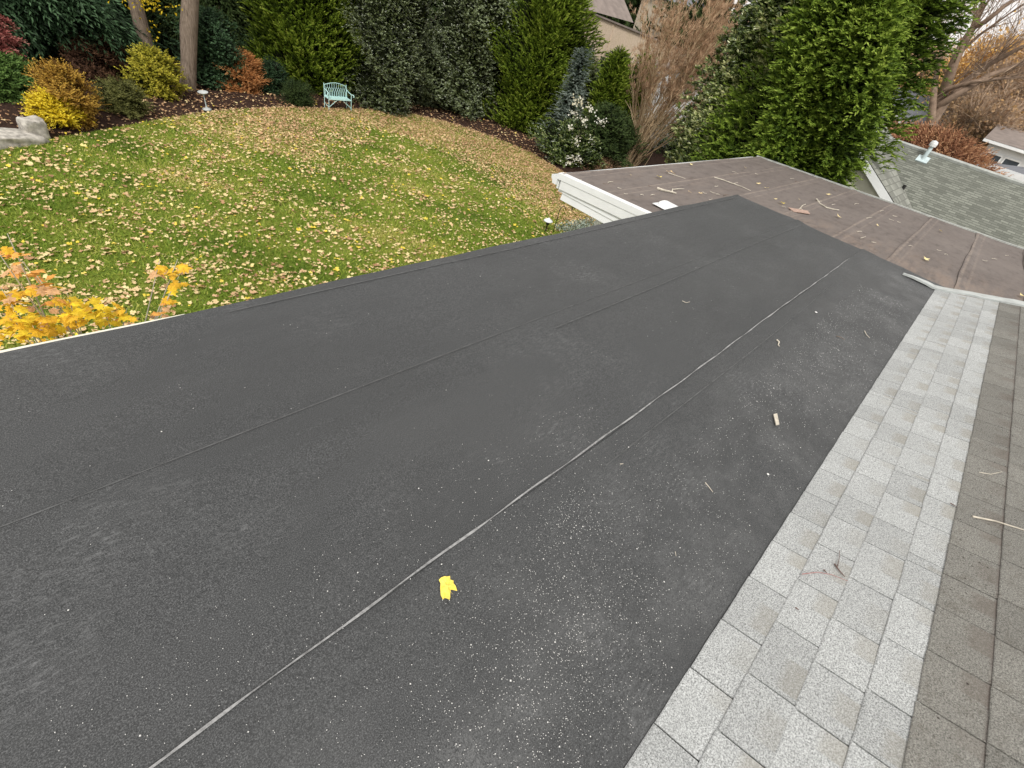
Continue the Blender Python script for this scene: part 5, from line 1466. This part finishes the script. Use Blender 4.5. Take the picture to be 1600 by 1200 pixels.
# vent pipe
v_ = ray(1441, 250); tt = (zr - TP * RX - EYE) / (v_.z - TP * v_.x); pv = Vector((0, 0, EYE)) + v_ * tt
vpipe = MB(); vpipe.lathe([(0.06, -0.1), (0.06, 0.46)], 12, Matrix.Translation(pv)); vpipe.box(-0.15, 0.15, -0.17, 0.17, -0.02, 0.02, Matrix.Translation(pv + Vector((0, 0, 0.02))) @ Matrix.Rotation(-math.atan(TP), 4, 'Y'))
vo = add_n(vpipe, 'vent_pipe', MT['galv'])
cp = MB(); cp.lathe([(0.10, 0.42), (0.11, 0.50), (0.095, 0.57), (0.001, 0.60)], 12, Matrix.Translation(pv)); cp.lathe([(0.001, 0.42), (0.10, 0.42)], 12, Matrix.Translation(pv))
co_ = rooted(cp.build('cap', MT['white']), vo)
co_.matrix_parent_inverse = vo.matrix_world.inverted() if False else Matrix.Identity(4)
v_ = ray(1407, 300); tt = (zr - TP * RX - EYE) / (v_.z - TP * v_.x); pv2 = Vector((0, 0, EYE)) + v_ * tt
vs_ = MB(); vs_.lathe([(0.05, -0.1), (0.05, 0.22), (0.0, 0.22)], 8, Matrix.Translation(pv2)); add_n(vs_, 'vent_pipe', MT['iron'], 'short black vent pipe low on the roof')

# gable house on the right behind the ridge
gh = empty('garage', (33, -4, 0), 'white sided garage gable with dark roof beyond the grey-green ridge', 'garage')
def add_g(par, mb_, name, mat, label=None):
    o = mb_.build(name, mat); o.parent = par; o.matrix_parent_inverse = Matrix.Translation(-Vector(par.location))
    if label: o['label'] = label
    return o
GXX = 33.0
pA = at(1507, 263, X=GXX); slope_g = 0.20
yb_ = -9.0
def zg(y_): return pA.z + slope_g * (pA.y - y_)
mb = MB(); mb.add([(GXX, pA.y - 0.3, zg(pA.y - 0.3) - 0.15), (GXX, yb_, zg(yb_) - 0.15), (GXX, yb_, 0), (GXX, pA.y - 0.3, 0)], [(0, 1, 2, 3)]); mb.box(GXX + 0.01, GXX + 9, yb_, pA.y - 0.3, 0, pA.z - 0.2)
gw = add_g(gh, mb, 'wall', MT['white_siding'])
bo = MB(); bo.box(-0.02, 0, yb_, pA.y - 0.35, 0, 0.19); bm_me = bo.mesh('clapboard'); bm_me.materials.append(MT['white_siding'])
for i in range(22):
    o = bpy.data.objects.new('clapboard', bm_me); C.objects.link(o); o.parent = gw; o.location = (0, 0, 0); o.matrix_parent_inverse = Matrix.Identity(4)
    o.location = Vector((GXX - 0.012 * 0, 0, 0.05 + i * 0.2)); o.rotation_euler = (0, rad(-4), 0)
mb = MB(); mb.add([(GXX - 0.25, pA.y, pA.z + 0.02), (GXX - 0.25, yb_, zg(yb_) + 0.02), (GXX + 9, yb_, zg(yb_) + 0.02), (GXX + 9, pA.y, pA.z + 0.02), (GXX - 0.25, pA.y, pA.z - 0.1), (GXX - 0.25, yb_, zg(yb_) - 0.1)], [(0, 1, 2, 3), (0, 4, 5, 1)])
add_g(gh, mb, 'roof', MT['slate_roof'])
mb = MB(); mb.add([(GXX - 0.27, pA.y + 0.05, pA.z + 0.05), (GXX - 0.27, yb_, zg(yb_) + 0.05), (GXX - 0.27, yb_, zg(yb_) - 0.22), (GXX - 0.27, pA.y + 0.05, pA.z - 0.22)] + [(GXX - 0.2, pA.y + 0.05, pA.z + 0.05), (GXX - 0.2, yb_, zg(yb_) + 0.05), (GXX - 0.2, yb_, zg(yb_) - 0.22), (GXX - 0.2, pA.y + 0.05, pA.z - 0.22)], [(0, 1, 2, 3), (4, 7, 6, 5), (0, 4, 5, 1), (3, 2, 6, 7), (0, 3, 7, 4)])
mb.box(GXX - 0.25, GXX + 9, pA.y, pA.y + 0.12, pA.z - 0.15, pA.z + 0.0)
add_g(gh, mb, 'rake_board', MT['white'])

# two-storey house with windows at the right edge
HX = 46.0
p1 = at(1542, 216, X=HX); ez = p1.z; rz_ = at(1563, 194, X=HX + 4.5).z
wh = empty('white_house', (HX, p1.y, 0), 'white two-storey house with paired dark windows at the right edge', 'house')
mb = MB(); mb.box(HX, HX + 9, p1.y - 14, p1.y - 0.3, 0, ez - 0.1); wo = add_g(wh, mb, 'wall', MT['white_siding'])
mb = MB(); mb.add([(HX - 0.45, p1.y + .1, ez), (HX - 0.45, p1.y - 14, ez), (HX + 4.5, p1.y - 14, rz_), (HX + 4.5, p1.y + .1, rz_), (HX + 9.4, p1.y - 14, ez), (HX + 9.4, p1.y + .1, ez)], [(0, 1, 2, 3), (3, 2, 4, 5), (0, 3, 5)])
add_g(wh, mb, 'roof', MT['brown_roof'])
mb = MB(); mb.box(HX - 0.5, HX - 0.3, p1.y - 14, p1.y + 0.1, ez - 0.18, ez - 0.02); add_g(wh, mb, 'fascia', MT['white'])
mb = MB(); mb.lathe([(0.12, 0), (0.12, 0.5), (0.2, 0.55), (0.0, 0.7)], 8, Matrix.Translation((HX + 2.5, p1.y - 4.0, ez + 0.5))); add_g(wh, mb, 'vent_pipe', MT['white'])
for yo in (0.95, 1.95):
    yy0 = p1.y - yo
    mb = MB()
    for (ya, yb2, za, zb) in ((-0.45, 0.45, -0.75, -0.67), (-0.45, 0.45, 0.67, 0.75), (-0.45, -0.38, -0.67, 0.67), (0.38, 0.45, -0.67, 0.67), (-0.38, 0.38, -0.03, 0.03)):
        mb.box(HX - 0.08, HX - 0.001, yy0 + ya, yy0 + yb2, ez - 1.35 + za, ez - 1.35 + zb)
    wf = add_g(wh, mb, 'window', MT['white'])
    for s_ in (-0.35, 0.35):
        mb = MB(); mb.box(HX - 0.04, HX - 0.02, yy0 - 0.38, yy0 + 0.38, ez - 1.35 + s_ - 0.32, ez - 1.35 + s_ + 0.32)
        o = mb.build('pane', MT['glass'], wf); o.matrix_parent_inverse = Matrix.Identity(4)
# its lower tan porch roof
mb = MB(); q1 = at(1540, 256, X=HX - 4)
mb.add([(HX - 0.1, q1.y, q1.z - 0.1), (HX - 0.1, q1.y - 3, q1.z - 0.1), (HX - 3.5, q1.y - 4, q1.z - 1.0), (HX - 3.5, q1.y + .5, q1.z - 1.0), (HX - 3.5, q1.y - 4, q1.z - 1.15), (HX - 3.5, q1.y + .5, q1.z - 1.15)], [(0, 1, 2, 3), (3, 2, 4, 5)])
mb.box(HX - 3.3, HX - 0.05, q1.y - 3.8, q1.y + 0.3, 0, q1.z - 1.1)
add_g(wh, mb, 'porch', MT['tan_roof'])

# far grey house with a white gable peak
FX = 62.0; p1 = at(1409, 174, X=FX)
fh = empty('far_house', (FX, p1.y, 0), 'small far grey-roofed house with white gable trim behind the cypress', 'house')
mb = MB(); mb.add([(FX, p1.y + 7, p1.z + 1.6), (FX, p1.y - 6, p1.z + 1.6), (FX - 4, p1.y - 6, p1.z - 1.8), (FX - 4, p1.y + 7, p1.z - 1.8)], [(0, 1, 2, 3)]); add_g(fh, mb, 'roof', MT['slate_roof'])
mb = MB(); mb.box(FX - 3.6, FX + 5, p1.y - 5.6, p1.y + 6.6, 0, p1.z - 1.9); add_g(fh, mb, 'wall', MT['white_siding'])
mb = MB(); gx_ = FX - 4.6
mb.add([(gx_ + 4, p1.y, p1.z), (gx_, p1.y, p1.z), (gx_, p1.y + 1.9, p1.z - 1.3), (gx_ + 4, p1.y + 1.9, p1.z - 1.3), (gx_, p1.y - 1.9, p1.z - 1.3), (gx_ + 4, p1.y - 1.9, p1.z - 1.3)], [(0, 1, 2, 3), (1, 0, 5, 4)])
add_g(fh, mb, 'dormer_roof', MT['slate_roof'])
mb = MB(); mb.tube([(gx_ - 0.05, p1.y + 2.0, p1.z - 1.35), (gx_ - 0.05, p1.y, p1.z), (gx_ - 0.05, p1.y - 2.0, p1.z - 1.35)], 0.11, 4); add_g(fh, mb, 'gable_trim', MT['white'])
mb = MB(); mb.add([(gx_ + .1, p1.y + 1.8, p1.z - 1.35), (gx_ + .1, p1.y, p1.z - 0.1), (gx_ + .1, p1.y - 1.8, p1.z - 1.35), (gx_ + .1, p1.y - 1.8, p1.z - 3), (gx_ + .1, p1.y + 1.8, p1.z - 3)], [(0, 1, 2, 3, 4)]); add_g(fh, mb, 'dormer_wall', MT['slate_roof'])

# beige house behind the hedge
BX = 36.0
c1 = at(922, 19, X=BX); c2 = at(1010, 55, X=BX - 0.0); c0 = at(885, 28, X=BX)
bh = empty('beige_house', (c1.x, c1.y, 0), 'beige brick gable of the house behind the blue spruce', 'house')
sl_ = (c2.z - c1.z) / (c2.y - c1.y)
ys0 = c1.y + 9; ys1 = c1.y - 9
mb = MB()
mb.add([(BX, c1.y + 1.2, c1.z - 0.55), (BX, c1.y, c1.z), (BX, ys1, c1.z + sl_ * (ys1 - c1.y)), (BX, ys1, 0), (BX, c1.y + 1.2, 0)], [(0, 1, 2, 3, 4)])
bw = add_g(bh, mb, 'wall', MT['tan_brick'])
mb = MB(); mb.box(BX - 0.05, BX - 0.005, c1.y - 2.35, c1.y - 2.25, 0, c1.z - 0.3); add_g(bh, mb, 'corner_trim', MT['tan_brick'])
mb = MB()
mb.add([(BX - .15, c1.y, c1.z + .05), (BX - .15, ys1, c1.z + .05 + sl_ * (ys1 - c1.y)), (BX + 8, ys1, c1.z - 3 + sl_ * (ys1 - c1.y)), (BX + 8, c1.y, c1.z - 3), (BX - .15, c1.y, c1.z - .05), (BX - .15, ys1, c1.z - .05 + sl_ * (ys1 - c1.y))], [(0, 1, 2, 3), (0, 4, 5, 1)])
add_g(bh, mb, 'roof', MT['brown_roof'])
mb = MB()
d0 = at(902, -30, X=BX - 1.0); d1 = at(921, 16, X=BX - 1.0); d2 = at(885, 20, X=BX - 1.0)
mb.add([d0, d1, d2, at(860, -30, X=BX - 1.0), d0 + Vector((6, 0, 0)), d1 + Vector((6, 0, 0))], [(0, 1, 2, 3), (0, 4, 5, 1)])
add_g(bh, mb, 'chimney', MT['brown_roof'], 'smooth grey-pink upper roof slope')
mb = MB(); e0 = at(893, 23.5, X=BX - 1.05); e1 = at(908, 24, X=BX - 1.05); e2 = at(907, 27, X=BX - 1.05); e3 = at(893, 27, X=BX - 1.05)
mb.add([e0, e1, e2, e3, e0 + Vector((.1, 0, 0)), e1 + Vector((.1, 0, 0))], [(0, 1, 2, 3), (0, 4, 5, 1)]); add_g(bh, mb, 'gutter', MT['white'])
# white wall seen through the crape myrtle
WX = 30.0; p1 = at(1000, 105, X=WX); p2 = at(1060, 78, X=WX)
mb = MB(); mb.box(WX, WX + 4, p1.y - 2.4, p1.y + 0.4, 0, p1.z + 0.35)
sh_ = empty('shed', (WX, p1.y, 0), 'white shed wall glimpsed through the crape myrtle', 'shed')
add_g(sh_, mb, 'wall', MT['white_siding'])
mb = MB(); mb.add([(WX - .1, p1.y - 2.5, p1.z + .36), (WX - .1, p1.y + .5, p1.z + .36), (WX + 4, p1.y + .5, p1.z + .45), (WX + 4, p1.y - 2.5, p1.z + .45)], [(0, 1, 2, 3)]); add_g(sh_, mb, 'roof', MT['brown_roof'])
# dark roof corner high behind
RX2 = 50; p1 = at(1055, 4, X=RX2)
fr_ = empty('grey_roofed_house', (RX2, p1.y, 0), 'far grey roof showing above the crape myrtle', 'house')
mb = MB(); mb.add([(RX2, p1.y + 4, p1.z), (RX2, p1.y - 4, p1.z), (RX2 + 4, p1.y - 4, p1.z + 2.4), (RX2 + 4, p1.y + 4, p1.z + 2.4)], [(0, 1, 2, 3)]); add_g(fr_, mb, 'roof', MT['slate_roof'])
mb = MB(); mb.box(RX2 + .4, RX2 + 8, p1.y - 3.7, p1.y + 3.7, 0, p1.z - 0.05); add_g(fr_, mb, 'wall', MT['tan_roof'])

# ------------------------------------------------------------------ right background: russet bush, bare tree, autumn trees
p = at(1452, 247, X=31.0)
b = (p.x, p.y, 0.0)
plant('russet_tree', 'dense russet red bushy tree behind the grey-green ridge', 'tree', b, p.z + 0.95, 2.7, 'round', 'rust', 4200, 0.5, 9, 0.2, 0.05, trunk=0.12, seed=71, z0=p.z - 3.0, up=0.6, jit=0.5, spread=0.6, face=0.7, zvis=9, sq=(0.8, 1.15), tbias=-0.02)
p = at(1412, 228, X=30.0)
plant('russet_tree', 'darker red bush left of the russet bushy tree', 'tree', (p.x, p.y, 0.0), p.z + 0.45, 1.6, 'round', 'rust', 1800, 0.5, 9, 0.18, 0.05, trunk=0.1, seed=72, z0=p.z - 2.4, up=0.6, jit=0.5, spread=0.6, zvis=9, tbias=-0.2)

rgb = random.Random(5)
BXT = 44.0
b = at(1450, 205, X=BXT); b.z = 0
t = empty('bare_tree', b, 'big bare grey tree with forked trunk rising behind the russet bush', 'tree')
mb = MB(); tips = []
f0 = at(1452, 197, X=BXT)
nodes = [[(1452, 200), (1466, 165), (1480, 130), (1492, 95), (1508, 62), (1522, 42), (1533, 15), (1545, -30)],
         [(1458, 190), (1478, 160), (1510, 125), (1550, 98), (1600, 72), (1650, 50)],
         [(1468, 165), (1500, 145), (1545, 118), (1600, 98), (1660, 80)],
         [(1455, 195), (1458, 160), (1462, 120), (1470, 80), (1478, 60)],
         [(1522, 42), (1540, 34), (1570, 10), (1600, -15)],
         [(1466, 110), (1462, 92), (1455, 76), (1440, 80)],
         [(1478, 140), (1520, 128), (1570, 122), (1620, 118)],
         [(1530, 25), (1525, 20), (1510, 18), (1500, 25)],
         [(1500, 82), (1530, 55), (1565, 30), (1600, 5)]]
rads = [0.36, 0.26, 0.22, 0.22, 0.16, 0.10, 0.15, 0.07, 0.10]
for pth, r0 in zip(nodes, rads):
    pts = [at(px, py, X=BXT + 0.8 * math.sin(i * 1.1 + r0 * 20) * (i > 0)) for i, (px, py) in enumerate(pth)]
    if r0 > 0.5: pts = [b] + pts
    mb.tube(pts, [r0 * (1 - 0.75 * i / (len(pts) - 1)) for i in range(len(pts))], 9, cap=False)
    for i in range(2, len(pts)):
        for _ in range(3):
            q = pts[i - 1].lerp(pts[i], rgb.random())
            d = (pts[i] - pts[i - 1]).normalized() + Vector((rgb.gauss(0, .6), rgb.gauss(0, .6), rgb.gauss(0.1, .5)))
            limbs(mb, q, d.normalized(), rgb.uniform(1.2, 2.4), max(0.03, r0 * 0.13), 3, rgb, taper=0.65, spread=0.6, minr=0.006, segs=2, tips=tips)
MT['hazed_bark'] = simple('haze_paled_bark', (0.24, 0.175, 0.13), 0.9, 0.35, 3, 0.1, 0.5)  # bark colour lightened to stand in for the bright haze of distance
rooted(mb.build('trunk', MT['hazed_bark'], None, True), t)
V, F, T_ = twigs_from(tips, rgb, 5, (0.4, 1.1), 0.022, 0.3)
rooted(link('twigs', np_mesh('twigs', V, F, T_), LM['fartwig']), t)

def autumn_tree(kind, label, px, py, X, h, r, leafn, leaf, tb, seed, twig=14):
    p = at(px, py, X=X)
    b = Vector((p.x, p.y, 0))
    rg = random.Random(seed)
    t = empty(kind, b, label, 'tree')
    mb = MB(); tips = []
    hub_ = b + Vector((0, 0, h * 0.3))
    mb.tube([b, b.lerp(hub_, .5), hub_], [0.4, 0.33, 0.28], 8, cap=False)
    for k in range(5):
        limbs(mb, hub_, Vector((rg.uniform(-1, 1), rg.uniform(-1, 1), 1.5)).normalized(), h * 0.27, 0.2, 4, rg, taper=0.7, spread=0.55, minr=0.01, segs=2, tips=tips)
    rooted(mb.build('trunk', MT['bark'], None, True), t)
    V, F, T_ = twigs_from(tips, rg, twig, (0.6, 1.5), 0.035, 0.3)
    rooted(link('twigs', np_mesh('twigs', V, F, T_), LM['fartwig']), t)
    if leafn:
        r2 = np.random.default_rng(seed)
        tp = np.array([tuple(q) for q, d in tips])
        leafn = int(leafn * 2.0)
        P = tp[r2.integers(0, len(tp), leafn)] + r2.normal(0, 0.7, (leafn, 3))
        V, F = leaf_tris(P, r2.normal(0, 1, P.shape), r2.normal(0, 1, P.shape) + np.array([-.5, -.3, .8]), r2.uniform(.16, .32, leafn), r2.uniform(.12, .22, leafn))
        rooted(link('foliage', np_mesh('foliage', V, F, np.repeat(np.clip(r2.normal(tb, .16, leafn), 0, 1), 2)), LM[leaf]), t)
    return t
autumn_tree('autumn_tree', 'orange autumn tree at the upper right corner', 1605, 95, 62, 10.2, 5, 5200, 'far', 0.82, 101)
autumn_tree('autumn_tree', 'tan half-bare tree at the right edge above the white house', 1570, 150, 66, 8.5, 5, 3000, 'far', 0.35, 102, 22)
autumn_tree('autumn_tree', 'golden tree glowing behind the bare forked trunk', 1485, 110, 74, 9.0, 5, 3500, 'far', 0.72, 103)
autumn_tree('autumn_tree', 'brownish thin tree left of the bare forked trunk', 1440, 130, 70, 8.5, 5, 2200, 'far', 0.45, 104, 18)
autumn_tree('autumn_tree', 'pale golden tree close behind the cypress top', 1400, 90, 78, 10.5, 5, 3200, 'far', 0.6, 105)
autumn_tree('autumn_tree', 'low grey-brown thicket tree behind the white house roof', 1560, 175, 58, 8, 4, 1500, 'far', 0.12, 106, 26)
autumn_tree('autumn_tree', 'small brown tree between russet bush and white house', 1515, 190, 52, 6.5, 4, 1500, 'far', 0.15, 107, 26)
autumn_tree('autumn_tree', 'far tan tree outside the right picture edge', 1680, 120, 66, 9.5, 5, 2500, 'far', 0.5, 108)
for i, (px, X, hgt_, rr_) in enumerate(((1120, 52, 8.5, 5), (1230, 56, 9, 6), (1010, 58, 9, 6))):
    p = at(px, 30, X=X)
    plant('far_evergreen', ('far evergreen above the crape myrtle', 'far evergreen hidden behind the magnolia top', 'far evergreen above the beige house')[i], 'tree', (p.x, p.y, 0), hgt_, rr_, 'column', 'dkgreen', 1200, 1.3, 8, 0.6, 0.25, seed=80 + i, trunk=0.2, zvis=20, lump=0.3)
# wood on the horizon
r2 = np.random.default_rng(77)
n = 9000
ang = r2.uniform(-0.6, 1.9, n); dist_ = r2.uniform(105, 150, n)
topz = 9 + 2.0 * np.sin(ang * 9) + 1.5 * np.sin(ang * 23)
P = np.stack([np.cos(ang) * dist_, np.sin(ang) * dist_, r2.uniform(0, 1, n) ** 0.8 * topz], 1)
V, F = leaf_tris(P, r2.normal(0, .5, (n, 3)) + np.array([0, 0, 1]), np.stack([-np.cos(ang), -np.sin(ang), 0 * ang], 1), r2.uniform(1.2, 3.0, n), r2.uniform(0.8, 2.0, n))
tag(link('distant_wood', np_mesh('distant_wood', V, F, np.repeat(np.clip(r2.normal(.35, .2, n), 0, 1), 2)), LM['far']), 'hazy brown autumn wood along the horizon', 'wood', kind='stuff')
print('shingles', count, 'sapling leaves', nl, 'tris', sum(len(o.data.polygons) for o in bpy.data.objects if o.type == 'MESH'))
